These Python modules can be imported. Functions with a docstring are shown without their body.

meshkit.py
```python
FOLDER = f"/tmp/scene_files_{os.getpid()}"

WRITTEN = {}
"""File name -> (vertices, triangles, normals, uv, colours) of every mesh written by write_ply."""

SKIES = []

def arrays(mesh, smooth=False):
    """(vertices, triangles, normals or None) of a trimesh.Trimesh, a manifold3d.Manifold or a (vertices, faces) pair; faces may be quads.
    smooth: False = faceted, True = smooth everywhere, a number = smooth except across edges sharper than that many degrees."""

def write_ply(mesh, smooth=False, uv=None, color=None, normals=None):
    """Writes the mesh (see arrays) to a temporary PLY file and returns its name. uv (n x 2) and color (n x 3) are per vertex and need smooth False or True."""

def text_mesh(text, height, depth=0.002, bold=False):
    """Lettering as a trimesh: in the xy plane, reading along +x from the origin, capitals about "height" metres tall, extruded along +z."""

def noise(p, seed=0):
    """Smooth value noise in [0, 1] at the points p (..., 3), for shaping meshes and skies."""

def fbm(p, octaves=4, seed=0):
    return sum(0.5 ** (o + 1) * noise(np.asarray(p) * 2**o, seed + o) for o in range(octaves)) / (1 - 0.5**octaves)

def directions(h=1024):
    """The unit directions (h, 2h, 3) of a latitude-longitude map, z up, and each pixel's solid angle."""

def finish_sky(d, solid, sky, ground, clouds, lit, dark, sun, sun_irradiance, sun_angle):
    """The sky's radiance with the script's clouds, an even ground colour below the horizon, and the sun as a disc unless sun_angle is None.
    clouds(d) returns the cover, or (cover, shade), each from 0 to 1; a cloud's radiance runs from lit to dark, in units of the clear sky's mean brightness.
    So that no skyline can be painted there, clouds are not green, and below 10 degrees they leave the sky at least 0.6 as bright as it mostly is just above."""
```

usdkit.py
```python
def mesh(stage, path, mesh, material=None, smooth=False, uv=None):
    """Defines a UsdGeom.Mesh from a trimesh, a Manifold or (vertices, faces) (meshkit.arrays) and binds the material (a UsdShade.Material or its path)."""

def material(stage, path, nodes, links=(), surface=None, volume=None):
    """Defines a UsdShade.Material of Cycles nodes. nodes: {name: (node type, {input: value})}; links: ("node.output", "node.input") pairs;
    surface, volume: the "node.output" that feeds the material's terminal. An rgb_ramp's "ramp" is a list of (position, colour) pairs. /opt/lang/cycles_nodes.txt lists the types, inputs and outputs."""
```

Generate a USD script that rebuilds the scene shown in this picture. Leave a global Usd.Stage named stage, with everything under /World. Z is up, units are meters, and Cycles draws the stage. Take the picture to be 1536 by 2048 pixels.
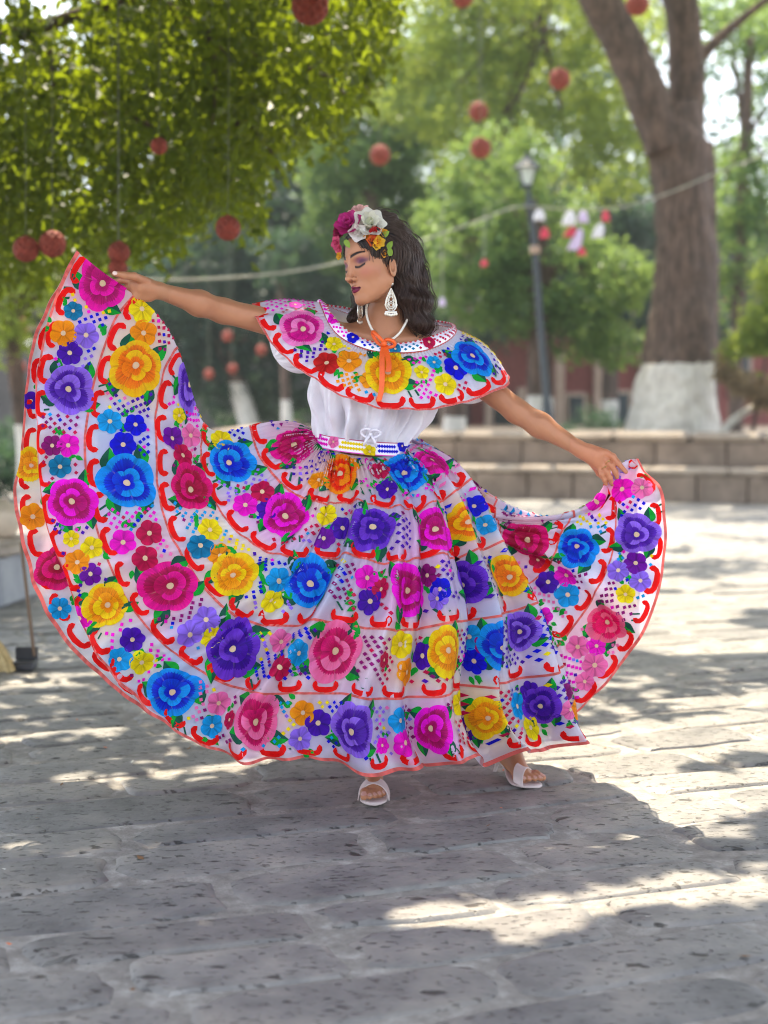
import math, random, numpy as np, trimesh, usdkit, meshkit
from pxr import Usd, UsdGeom, UsdLux, UsdShade, Sdf, Gf, Vt
from scipy.interpolate import PchipInterpolator, CubicSpline
from scipy.ndimage import map_coordinates, gaussian_filter1d
from scipy.spatial import cKDTree

stage = Usd.Stage.CreateInMemory()
W = UsdGeom.Xform.Define(stage, '/World')
stage.SetDefaultPrim(W.GetPrim())
# ---------------------------------------------------------------- camera, sky, sun, exposure
F, HC, HOR = 3000.0, 1.147, 820.0            # focal length in pixels of a 1536 wide picture, eye height, horizon row
PITCH = math.atan((1024 - HOR) / F)
cam = UsdGeom.Camera.Define(stage, '/World/camera')
cam.CreateHorizontalApertureAttr(36.0)
cam.CreateFocalLengthAttr(36.0 * F / 1536)
cam.CreateClippingRangeAttr((0.05, 500.0))
cam.CreateFStopAttr(2.7)
cam.CreateFocusDistanceAttr(4.15)
cam.CreateExposureAttr(2.05)
cam.AddTranslateOp().Set(Gf.Vec3d(0, 0, HC))
cam.AddRotateXOp().Set(90 - math.degrees(PITCH))
SUN_EL, SUN_AZ = math.radians(65), math.radians(-6)     # azimuth from +y towards +x
SUN = np.array([math.cos(SUN_EL) * math.sin(SUN_AZ), math.cos(SUN_EL) * math.cos(SUN_AZ), math.sin(SUN_EL)])
sky = UsdLux.DomeLight.Define(stage, '/World/sky')
usdkit.material(stage, '/World/Looks/sky_air',
    {'s': ('sky_texture', {'sky_type': 'single_scattering', 'sun_disc': False, 'sun_elevation': SUN_EL, 'sun_rotation': SUN_AZ, 'aerosol_density': 3.0}),
     'h': ('hsv', {'saturation': 0.5, 'value': 1.0}), 'b': ('background_shader', {'strength': 0.13})}, [('s.color', 'h.color'), ('h.color', 'b.color')], surface='b.background')
UsdShade.MaterialBindingAPI.Apply(sky.GetPrim()).Bind(UsdShade.Material.Get(stage, '/World/Looks/sky_air'))
sky.GetPrim().SetCustomDataByKey('kind', 'structure')
sun = UsdLux.DistantLight.Define(stage, '/World/sun')
sun.CreateNormalizeAttr(True); sun.CreateIntensityAttr(0.78); sun.CreateAngleAttr(0.5); sun.CreateColorAttr(Gf.Vec3f(1.0, 0.88, 0.68))
_z = Gf.Vec3d(*SUN)
sun.AddOrientOp().Set(Gf.Quatf(Gf.Rotation(Gf.Vec3d(0, 0, 1), _z).GetQuat()))

# ---------------------------------------------------------------- helpers
_cp, _sp = math.cos(PITCH), math.sin(PITCH)
def P(px, py, d):
    """World point seen at a pixel of the 1536 x 2048 picture at the distance d along y."""
    px, py, d = np.broadcast_arrays(np.asarray(px, float), np.asarray(py, float), np.asarray(d, float))
    a, b = (px - 768) / F, -(py - 1024) / F
    y, z = _cp + b * _sp, -_sp + b * _cp
    t = d / y
    return np.stack([a * t, d, HC + z * t], -1)
def pix(p):
    p = np.asarray(p, float); q = p - [0, 0, HC]
    f = q[..., 1] * _cp - q[..., 2] * _sp; u = q[..., 1] * _sp + q[..., 2] * _cp
    return np.stack([768 + F * q[..., 0] / f, 1024 - F * u / f], -1)
def ground(px, py, z=0.0):
    a, b = (px - 768) / F, -(py - 1024) / F
    y, zz = _cp + b * _sp, -_sp + b * _cp
    t = (z - HC) / zz
    return np.array([a * t, y * t, z])
_used = {}
def path_of(name, parent=None):
    base = (str(parent.GetPath()) if parent is not None else '/World')
    k = (base, name); n = _used.get(k, 0); _used[k] = n + 1
    return f'{base}/{name}' + (f'_{n:03d}' if n else '')
def tag(prim, label=None, cat=None, group=None, kind=None):
    for k, v in (('label', label), ('category', cat), ('group', group), ('kind', kind)):
        if v: prim.SetCustomDataByKey(k, v)
    return prim
def thing(name, label, cat, loc=(0, 0, 0), group=None, parent=None):
    x = UsdGeom.Xform.Define(stage, path_of(name, parent))
    if any(loc): x.AddTranslateOp().Set(Gf.Vec3d(*map(float, loc)))
    return tag(x.GetPrim(), label, cat, group)
def put(name, v, f, mat, parent=None, normals=None, col=None, smooth=False, fl=None, off=None):
    """ONE Mesh prim. v, f arrays; col per-vertex colours; fl a per-vertex float (primvar 'sheer')."""
    v = np.asarray(v, float); f = np.asarray(f, int)
    if f.shape[1] == 4: f = np.vstack([f[:, [0, 1, 2]], f[:, [0, 2, 3]]])
    used = np.zeros(len(v), bool); used[f.ravel()] = True
    if not used.all():
        re_ = np.cumsum(used) - 1; f = re_[f]
        col = np.broadcast_to(np.asarray(col, float), (len(v), 3))[used] if col is not None else None
        normals = normals[used] if normals is not None else None; fl = np.asarray(fl)[used] if fl is not None else None; v = v[used]
    if normals is None and smooth is not False:
        v, f, normals = meshkit.arrays((v, f), smooth)
    if off is not None: v = v - np.asarray(off, float)
    m = UsdGeom.Mesh.Define(stage, path_of(name, parent))
    m.CreatePointsAttr(Vt.Vec3fArray.FromNumpy(v.astype(np.float32)))
    m.CreateFaceVertexCountsAttr(Vt.IntArray.FromNumpy(np.full(len(f), 3, np.int32)))
    m.CreateFaceVertexIndicesAttr(Vt.IntArray.FromNumpy(f.astype(np.int32).ravel()))
    m.CreateSubdivisionSchemeAttr('none')
    if normals is not None:
        m.CreateNormalsAttr(Vt.Vec3fArray.FromNumpy(np.asarray(normals, np.float32))); m.SetNormalsInterpolation('vertex')
    api = UsdGeom.PrimvarsAPI(m)
    if col is not None:
        col = np.broadcast_to(np.asarray(col, np.float32), (len(v), 3))
        api.CreatePrimvar('col', Sdf.ValueTypeNames.Color3fArray, 'vertex').Set(Vt.Vec3fArray.FromNumpy(np.ascontiguousarray(col)))
    if fl is not None:
        api.CreatePrimvar('sheer', Sdf.ValueTypeNames.FloatArray, 'vertex').Set(Vt.FloatArray.FromNumpy(np.asarray(fl, np.float32)))
    if isinstance(mat, str): mat = M[mat]
    UsdShade.MaterialBindingAPI.Apply(m.GetPrim()).Bind(mat)
    return m.GetPrim()
def putm(name, tm, mat, parent=None, smooth=30, **k):
    return put(name, tm.vertices, tm.faces, mat, parent, smooth=smooth, **k)
def cat(parts):
    """Joins (v, f[, c]) tuples."""
    n = 0; V = []; Fc = []; C = []
    for p in parts:
        V.append(np.asarray(p[0], float)); f = np.asarray(p[1], int)
        if f.shape[1] == 4: f = np.vstack([f[:, [0, 1, 2]], f[:, [0, 2, 3]]])
        Fc.append(f + n); n += len(p[0])
        if len(p) > 2: C.append(np.broadcast_to(p[2], (len(p[0]), 3)))
    return (np.vstack(V), np.vstack(Fc)) + ((np.vstack(C),) if C else ())
def nrm(v):
    v = np.asarray(v, float); return v / np.maximum(np.linalg.norm(v, axis=-1, keepdims=True), 1e-12)
def tube(pts, rad, n=8, cap=True):
    pts = np.asarray(pts, float); rad = np.broadcast_to(np.asarray(rad, float), (len(pts),))
    t = nrm(np.gradient(pts, axis=0)); ref = np.array([0, 0, 1.0]) if abs(t[0, 2]) < 0.9 else np.array([1.0, 0, 0])
    a = nrm(np.cross(t[0], ref)); A = [a]
    for i in range(1, len(pts)):
        a = A[-1] - t[i] * (A[-1] @ t[i]); A.append(nrm(a))
    A = np.array(A); B = np.cross(t, A)
    th = np.linspace(0, 2 * np.pi, n, endpoint=False)
    v = (pts[:, None] + rad[:, None, None] * (A[:, None] * np.cos(th)[None, :, None] + B[:, None] * np.sin(th)[None, :, None])).reshape(-1, 3)
    i = np.arange(len(pts) - 1)[:, None] * n; j = np.arange(n)[None]; k = (j + 1) % n
    f = np.stack([i + j, i + k, i + n + k, i + n + j], -1).reshape(-1, 4)
    f = np.vstack([f[:, [0, 1, 2]], f[:, [0, 2, 3]]])
    if cap:
        v = np.vstack([v, pts[0], pts[-1]]); c0 = len(v) - 2; m = (len(pts) - 1) * n
        jj = np.arange(n); kk = (jj + 1) % n
        f = np.vstack([f, np.stack([np.full(n, c0), kk, jj], 1), np.stack([np.full(n, c0 + 1), m + jj, m + kk], 1)])
    return v, f
def spline(pts, n):
    pts = np.asarray(pts, float); s = np.r_[0, np.cumsum(np.linalg.norm(np.diff(pts, axis=0), axis=1))]
    return CubicSpline(s, pts)(np.linspace(0, s[-1], n))
def box(sx, sy, sz, c=(0, 0, 0), bev=0.0, rot=0.0):
    """A box with chamfered edges (hull of insets)."""
    if bev:
        h = np.array([sx, sy, sz]) / 2; pts = []
        for s in np.ndindex(2, 2, 2):
            g = (np.array(s) * 2 - 1) * h
            for k in range(3):
                q = g - np.sign(g) * bev; q[k] = g[k]; pts.append(q)
        m = trimesh.convex.convex_hull(np.array(pts))
    else:
        m = trimesh.creation.box([sx, sy, sz])
    if rot: m.apply_transform(trimesh.transformations.rotation_matrix(rot, [0, 0, 1]))
    m.apply_translation(c); return np.array(m.vertices), np.array(m.faces)
def surface_nets(fn, lo, hi, h):
    """Level set 0 of fn(points (n,3)) on a grid: vertices, triangles (outward)."""
    lo = np.asarray(lo, float); n = np.ceil((np.asarray(hi, float) - lo) / h).astype(int) + 1
    ax = [lo[i] + h * np.arange(n[i]) for i in range(3)]
    K = 4; nc = -(-n // K)                     # a coarse pass first: the fine grid is evaluated only near the surface
    g = np.stack(np.meshgrid(*[lo[i] + h * (K * np.arange(nc[i]) + (K - 1) / 2) for i in range(3)], indexing='ij'), -1)
    Dc = fn(g.reshape(-1, 3)).reshape(nc)
    D = Dc.repeat(K, 0).repeat(K, 1).repeat(K, 2)[:n[0], :n[1], :n[2]].astype(np.float32)
    for i in range(0, n[0], 48):
        w = np.argwhere(np.abs(D[i:i + 48]) < h * K * 1.5)
        if len(w): w[:, 0] += i; D[w[:, 0], w[:, 1], w[:, 2]] = fn(np.stack([ax[k][w[:, k]] for k in range(3)], 1))
    D[[0, -1]] = np.maximum(D[[0, -1]], h / 4); D[:, [0, -1]] = np.maximum(D[:, [0, -1]], h / 4); D[:, :, [0, -1]] = np.maximum(D[:, :, [0, -1]], h / 4)
    S = D < 0
    c = n - 1
    acc = np.zeros((*c, 3), np.float32); cnt = np.zeros(c, np.float32)
    for axis in range(3):
        o = [k for k in range(3) if k != axis]
        for a in (0, 1):
            for b in (0, 1):
                sl0 = [None] * 3; sl1 = [None] * 3
                sl0[axis] = slice(0, c[axis]); sl1[axis] = slice(1, n[axis])
                for k, q in zip(o, (a, b)): sl0[k] = sl1[k] = slice(q, q + c[k])
                d0, d1 = D[tuple(sl0)], D[tuple(sl1)]
                x = (d0 < 0) != (d1 < 0)
                t = np.where(x, d0 / np.where(x, d0 - d1, 1), 0)
                acc[..., axis] += t; cnt += x
                for k, q in zip(o, (a, b)): acc[..., k] += q * x
    on = cnt > 0
    idx = np.full(c, -1, int); idx[on] = np.arange(on.sum())
    v = lo + h * (np.argwhere(on) + acc[on] / cnt[on][:, None])
    F_ = []
    for axis in range(3):
        o = [(axis + 1) % 3, (axis + 2) % 3]
        sl0 = [slice(1, c[k]) for k in range(3)]; sl1 = list(sl0)
        sl0[axis] = slice(0, c[axis]); sl1[axis] = slice(1, n[axis])
        s0, s1 = S[tuple(sl0)], S[tuple(sl1)]
        e = np.argwhere(s0 != s1); inside0 = s0[s0 != s1]
        base = e.copy()
        for k in o: base[:, k] += 1
        q = []
        for a, b in ((0, 0), (1, 0), (1, 1), (0, 1)):
            g = base.copy(); g[:, o[0]] -= a; g[:, o[1]] -= b
            q.append(idx[g[:, 0], g[:, 1], g[:, 2]])
        q = np.stack(q, 1); q[~inside0] = q[~inside0][:, ::-1]
        F_.append(q)
    q = np.vstack(F_)
    return v, np.vstack([q[:, [0, 1, 2]], q[:, [0, 2, 3]]])
def smin(a, b, k):
    h = np.clip(0.5 + 0.5 * (b - a) / k, 0, 1); return b + (a - b) * h - k * h * (1 - h)
def smax(a, b, k): return -smin(-a, -b, k)
def s_cap(p, a, b, ra, rb=None):
    a = np.asarray(a, float); b = np.asarray(b, float); rb = ra if rb is None else rb
    pa = p - a; ba = b - a; t = np.clip(pa @ ba / max(ba @ ba, 1e-12), 0, 1)
    return np.linalg.norm(pa - t[:, None] * ba, axis=1) - (ra + (rb - ra) * t)
def s_ell(p, c, r):
    q = (p - np.asarray(c, float)); r = np.asarray(r, float)
    k0 = np.linalg.norm(q / r, axis=1); k1 = np.linalg.norm(q / (r * r), axis=1)
    return k0 * (k0 - 1) / np.maximum(k1, 1e-9)
def smooth_mesh(v, f, it=6):
    """Taubin smoothing with umbrella weights."""
    from scipy.sparse import coo_matrix, diags
    e = np.vstack([f[:, [0, 1]], f[:, [1, 2]], f[:, [2, 0]]]); e = np.vstack([e, e[:, ::-1]])
    A = coo_matrix((np.ones(len(e)), (e[:, 0], e[:, 1])), shape=(len(v), len(v))).tocsr(); A.data[:] = 1
    A = diags(1 / np.maximum(np.asarray(A.sum(1)).ravel(), 1)) @ A
    for _ in range(it):
        v = v + .5 * (A @ v - v); v = v - .515 * (A @ v - v)
    return v, f

# ---------------------------------------------------------------- materials
M = {}
def mk(name, nodes, links, surface='p.BSDF'):
    M[name] = usdkit.material(stage, '/World/Looks/' + name, nodes, links, surface=surface); return M[name]
def plain(name, color, rough=0.6, metallic=0.0, vary=0.15, scale=8.0, bump=0.0, bscale=60.0, **kw):
    a = np.array(color, float)
    nodes = {'tc': ('geometry', {}), 'n': ('noise_texture', {'scale': scale, 'detail': 5.0}),
             'r': ('rgb_ramp', {'ramp': [(0.25, tuple(a * (1 - vary))), (0.75, tuple(np.minimum(a * (1 + vary), 1)))]}),
             'p': ('principled_bsdf', {'roughness': rough, 'metallic': metallic, **kw})}
    links = [('tc.position', 'n.vector'), ('n.fac', 'r.fac'), ('r.color', 'p.base_color')]
    if bump:
        nodes['bn'] = ('noise_texture', {'scale': bscale, 'detail': 4.0}); nodes['b'] = ('bump', {'strength': 0.6, 'distance': bump})
        links += [('tc.position', 'bn.vector'), ('bn.fac', 'b.height'), ('b.normal', 'p.normal')]
    return mk(name, nodes, links)
def vcol(name, rough=0.5, trans=0.0, **kw):
    nodes = {'a': ('attribute', {'attribute': 'col'}), 'p': ('principled_bsdf', {'roughness': rough, **kw})}
    links = [('a.color', 'p.base_color')]
    if trans:
        nodes['t'] = ('translucent_bsdf', {}); nodes['m'] = ('mix_closure', {'fac': trans})
        links += [('a.color', 't.color'), ('p.BSDF', 'm.closure1'), ('t.BSDF', 'm.closure2')]
        return mk(name, nodes, links, 'm.closure')
    return mk(name, nodes, links)
def leaf_mat(name, dark, light, trans_col, trans=0.45, rough=0.45):
    return mk(name, {'g': ('geometry', {}), 'r': ('rgb_ramp', {'ramp': [(0.0, dark), (0.7, light), (1.0, tuple(np.array(light) * 1.35))]}),
        'r2': ('rgb_ramp', {'ramp': [(0.0, tuple(np.array(trans_col) * 0.6)), (1.0, trans_col)]}),
        'p': ('principled_bsdf', {'roughness': rough, 'specular_ior_level': 0.4}), 't': ('translucent_bsdf', {}), 'm': ('mix_closure', {'fac': trans})},
        [('g.random_per_island', 'r.fac'), ('g.random_per_island', 'r2.fac'), ('r.color', 'p.base_color'), ('r2.color', 't.color'), ('p.BSDF', 'm.closure1'), ('t.BSDF', 'm.closure2')], 'm.closure')
# skin, cloth, threads
mk('skin', {'a': ('attribute', {'attribute': 'col'}), 'g': ('geometry', {}), 'n': ('noise_texture', {'scale': 45.0, 'detail': 4.0}),
            'mx': ('mix_color', {'blend_type': 'multiply', 'fac': 0.25}), 'r': ('rgb_ramp', {'ramp': [(0.3, (0.8, 0.75, 0.72)), (0.7, (1, 1, 1))]}),
            'p': ('principled_bsdf', {'roughness': 0.44, 'subsurface_weight': 0.12, 'subsurface_scale': 0.006, 'subsurface_radius': (1, 0.35, 0.2), 'specular_ior_level': 0.3})},
   [('g.position', 'n.vector'), ('n.fac', 'r.fac'), ('a.color', 'mx.a'), ('r.color', 'mx.b'), ('mx.result', 'p.base_color')])
def cloth(name, trans=0.42, rough=0.75, sheen=0.0, bump=0.0006):
    mk(name, {'a': ('attribute', {'attribute': 'col'}), 's': ('attribute', {'attribute': 'sheer'}), 'g': ('geometry', {}),
              'wn': ('noise_texture', {'scale': 900.0, 'detail': 2.0}), 'b': ('bump', {'strength': 0.35, 'distance': bump}),
              'p': ('principled_bsdf', {'roughness': rough, 'sheen_weight': sheen}), 't': ('translucent_bsdf', {}), 'x': ('transparent_bsdf', {}),
              'm': ('mix_closure', {'fac': trans}), 'mm': ('mix_closure', {})},
       [('a.color', 'p.base_color'), ('a.color', 't.color'), ('g.position', 'wn.vector'), ('wn.fac', 'b.height'), ('b.normal', 'p.normal'),
        ('p.BSDF', 'm.closure1'), ('t.BSDF', 'm.closure2'), ('s.fac', 'mm.fac'), ('m.closure', 'mm.closure1'), ('x.BSDF', 'mm.closure2')], 'mm.closure')
cloth('organza')
vcol('satin', rough=0.27, sheen_weight=0.2, specular_ior_level=0.5)
vcol('thread', rough=0.5, trans=0.28, specular_ior_level=0.15)
vcol('petal', rough=0.55, trans=0.3)
vcol('painted', rough=0.5)
plain('silver', (0.72, 0.68, 0.60), 0.28, 1.0, vary=0.1)
plain('gold', (0.80, 0.55, 0.22), 0.25, 1.0, vary=0.05)
plain('pearl', (0.78, 0.72, 0.62), 0.25, vary=0.05)
plain('shoe_suede', (0.62, 0.52, 0.50), 0.6, vary=0.05)
plain('orange_ribbon', (0.85, 0.12, 0.015), 0.4, vary=0.1, scale=60)
mk('hair_shell', {'a': ('attribute', {'attribute': 'col'}), 'p': ('principled_bsdf', {'roughness': 0.42, 'specular_ior_level': 0.3})}, [('a.color', 'p.base_color')])
mk('hair_strand', {'a': ('attribute', {'attribute': 'col'}), 'p': ('principled_bsdf', {'roughness': 0.36, 'specular_ior_level': 0.4, 'base_color': (0.034, 0.017, 0.012)})}, [])
# ---------------------------------------------------------------- the square: ground, paving, planter wall, bench, building
mk('paving', {'g': ('geometry', {}), 'o': ('object_info', {}), 'ra': ('math', {'math_type': 'add'}), 'rf': ('math', {'math_type': 'fraction'}),
    'tone': ('rgb_ramp', {'ramp': [(0, (.170, .164, .160)), (.35, (.222, .212, .200)), (.7, (.262, .248, .230)), (1, (.190, .180, .170))]}),
    'n1': ('noise_texture', {'scale': 5.0, 'detail': 8.0, 'roughness': .65}), 'r1': ('rgb_ramp', {'ramp': [(.28, (.46, .46, .48)), (.50, (.95, .95, .95)), (.72, (1.5, 1.42, 1.32))]}), 'm1': ('mix_color', {'blend_type': 'multiply', 'fac': .9}),
    'mp': ('mapping', {'rotation': (0, 0, -.30), 'scale': (.62, 1.25, 1)}), 'n2': ('noise_texture', {'scale': 20.0, 'detail': 3.0, 'roughness': .5}), 'r2': ('rgb_ramp', {'ramp': [(.64, (1, 1, 1)), (.69, (.27, .26, .25))]}), 'm2': ('mix_color', {'blend_type': 'multiply', 'fac': 1.0}),
    'n4': ('noise_texture', {'scale': 58.0, 'detail': 2.0}), 'r4': ('rgb_ramp', {'ramp': [(.61, (1, 1, 1)), (.68, (.42, .40, .38))]}), 'm4': ('mix_color', {'blend_type': 'multiply', 'fac': .9}),
    'n3': ('noise_texture', {'scale': 120.0, 'detail': 4.0}), 'bw': ('rgb_to_bw', {}), 'b4': ('rgb_to_bw', {}), 'hm': ('math', {'math_type': 'multiply'}), 'h1': ('math', {'math_type': 'multiply_add', 'value2': .12}), 'b': ('bump', {'strength': .9, 'distance': .008}),
    'bb': ('bump', {'strength': .5, 'distance': .02}), 'p': ('principled_bsdf', {'roughness': .52, 'specular_ior_level': .45})},
   [('g.random_per_island', 'ra.value1'), ('o.random', 'ra.value2'), ('ra.value', 'rf.value1'), ('rf.value', 'tone.fac'), ('g.position', 'n1.vector'), ('g.position', 'mp.vector'), ('mp.vector', 'n2.vector'), ('g.position', 'n3.vector'), ('mp.vector', 'n4.vector'),
    ('n1.fac', 'r1.fac'), ('n2.fac', 'r2.fac'), ('n4.fac', 'r4.fac'), ('tone.color', 'm1.a'), ('r1.color', 'm1.b'), ('m1.result', 'm2.a'), ('r2.color', 'm2.b'), ('m2.result', 'm4.a'), ('r4.color', 'm4.b'), ('m4.result', 'p.base_color'),
    ('r2.color', 'bw.color'), ('r4.color', 'b4.color'), ('bw.val', 'hm.value1'), ('b4.val', 'hm.value2'), ('n3.fac', 'h1.value1'), ('hm.value', 'h1.value3'), ('h1.value', 'b.height'), ('n1.fac', 'bb.height'), ('bb.normal', 'b.normal'), ('b.normal', 'p.normal')])
mk('mortar', {'g': ('geometry', {}), 'n': ('noise_texture', {'scale': 14.0, 'detail': 8.0, 'roughness': .7}), 'r': ('rgb_ramp', {'ramp': [(.3, (.16, .145, .130)), (.5, (.26, .24, .215)), (.66, (.40, .38, .35))]}),
    'n2': ('noise_texture', {'scale': 90.0, 'detail': 4.0}), 'b': ('bump', {'strength': .8, 'distance': .006}), 'p': ('principled_bsdf', {'roughness': .8})},
   [('g.position', 'n.vector'), ('n.fac', 'r.fac'), ('r.color', 'p.base_color'), ('g.position', 'n2.vector'), ('n2.fac', 'b.height'), ('b.normal', 'p.normal')])
def stone_mat(name, c1, c2, scale=3.0):
    mk(name, {'g': ('geometry', {}), 'n': ('noise_texture', {'scale': scale, 'detail': 8.0, 'roughness': .65}), 'r': ('rgb_ramp', {'ramp': [(.3, c1), (.7, c2)]}), 'n2': ('noise_texture', {'scale': 40.0, 'detail': 5.0}), 'b': ('bump', {'strength': .7, 'distance': .02}), 'p': ('principled_bsdf', {'roughness': .8})},
       [('g.position', 'n.vector'), ('n.fac', 'r.fac'), ('r.color', 'p.base_color'), ('g.position', 'n2.vector'), ('n2.fac', 'b.height'), ('b.normal', 'p.normal')])
stone_mat('planter_stone', (.12, .085, .062), (.29, .22, .17)); stone_mat('coping_stone', (.26, .205, .16), (.44, .37, .30)); stone_mat('bench_stone', (.26, .27, .29), (.42, .42, .43))
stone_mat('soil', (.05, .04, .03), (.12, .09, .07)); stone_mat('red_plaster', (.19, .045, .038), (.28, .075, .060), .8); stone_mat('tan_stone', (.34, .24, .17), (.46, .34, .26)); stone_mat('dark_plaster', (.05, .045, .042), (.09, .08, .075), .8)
plain('dark_opening', (.012, .014, .016), .3); plain('window_glass', (.02, .03, .035), .08)
rg0 = np.random.default_rng(21)
gx = thing_ground = put('ground', np.array([[-90, -6, -.007], [90, -6, -.007], [90, 160, -.007], [-90, 160, -.007]], float), [[0, 1, 2, 3]], 'mortar'); tag(gx, kind='structure')
pav = tag(UsdGeom.Xform.Define(stage, '/World/pavement').GetPrim(), kind='structure')
ROT = math.radians(20); e1 = np.array([math.cos(ROT), math.sin(ROT)]); e2 = np.array([-math.sin(ROT), math.cos(ROT)])
def stone(cx, cy, L, Wd, rg, big=True):
    n = 20 if big else 12
    t = np.linspace(0, 2 * np.pi, n, endpoint=False); p_ = 5.2
    x = np.sign(np.cos(t)) * np.abs(np.cos(t)) ** (2 / p_) * L / 2; y = np.sign(np.sin(t)) * np.abs(np.sin(t)) ** (2 / p_) * Wd / 2
    x += rg.normal(0, .009, n); y += rg.normal(0, .007, n) + rg.normal(0, .010) * x / L * 2
    o = np.stack([x, y], 1); zz = rg.normal(.0015, .0018) + rg.normal(0, .003) * x / L + rg.normal(0, .004) * y / Wd
    c = np.array([cx, cy]); ring = lambda k, dz, d: np.column_stack([(c + (o * k)[:, :1] * e1 + (o * k)[:, 1:] * e2), zz * (1 if d else 0) + dz])
    k1 = 1 - .010 / max(Wd, .1)
    V = np.vstack([ring(1.0, -.009, 0), ring(k1, -.0032, 1), ring(k1 - .09, 0, 1), [[*c, .001 + zz.mean()]]]); i = np.arange(n); j = (i + 1) % n
    f = np.vstack([np.stack([i, j, j + n], 1), np.stack([i, j + n, i + n], 1), np.stack([i + n, j + n, j + 2 * n], 1), np.stack([i + n, j + 2 * n, i + 2 * n], 1), np.stack([i + 2 * n, j + 2 * n, np.full(n, 3 * n)], 1)])
    return V, f
stones = []; b = -16.0
while b < 26:
    wd0 = rg0.uniform(.20, .31); a = -16 + rg0.uniform(0, .6)
    while a < 22:
        L = rg0.uniform(.42, .82); c = (a + L / 2) * e1 + (b + wd0 / 2) * e2
        if 2.1 < c[1] < 19.2 and abs(c[0]) < .29 * c[1] + .7:
            d_ = math.hypot(*c); stones.append((d_, c, L - rg0.uniform(.022, .05), wd0 - rg0.uniform(.018, .038)))
        a += L
    b += wd0
stones.sort(key=lambda s: s[0])
inview = [s for s in stones if abs(s[1][0]) < .262 * s[1][1] + .35 and s[1][1] > 2.45]
near = inview[:298]; ids = {id(s) for s in near}; far = []
for s in near:
    V, f = stone(*s[1], s[2], s[3], rg0); put('paving_stone', V, f, 'paving', pav, smooth=40)
far = [stone(*s[1], s[2], s[3], rg0, False) for s in stones if id(s) not in ids]
V, f = cat(far); tag(put('far_paving_stones', V, f, 'paving', pav, smooth=40), kind='stuff')
# litter on the paving: dry leaves and blossom scraps
rl = np.random.default_rng(8)
for n_, c_, lab in (('dry_leaf', (.20, .10, .04), 'stuff'), ('paper_scrap', (.7, .68, .62), 'stuff'), ('orange_petal', (.7, .16, .03), 'stuff')):
    ps = []
    for k in range(26 if n_ == 'dry_leaf' else 16):
        d = rl.uniform(2.8, 8); x = rl.uniform(-.27, .27) * d; L = rl.uniform(.006, .014) * (1.4 if n_ == 'dry_leaf' else 1)
        v, ff = petal_like = (np.array([[-L, 0, .0], [0, -L * .45, .002], [L, 0, .004], [0, L * .45, .0]]), [[0, 1, 2, 3]]); v = v @ Rz_(rl.uniform(0, 6.3)).T if False else v @ np.array([[math.cos(k), -math.sin(k), 0], [math.sin(k), math.cos(k), 0], [0, 0, 1.0]])
        ps.append((v + [x, d, .006], np.array(ff)))
    v, ff = cat(ps); plain(n_ + '_colour', c_, .7); tag(put('ground_' + n_ + 's', v, ff, n_ + '_colour', smooth=False), 'small ' + n_.replace('_', ' ') + 's scattered over the grey paving', 'litter', kind='stuff')

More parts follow.
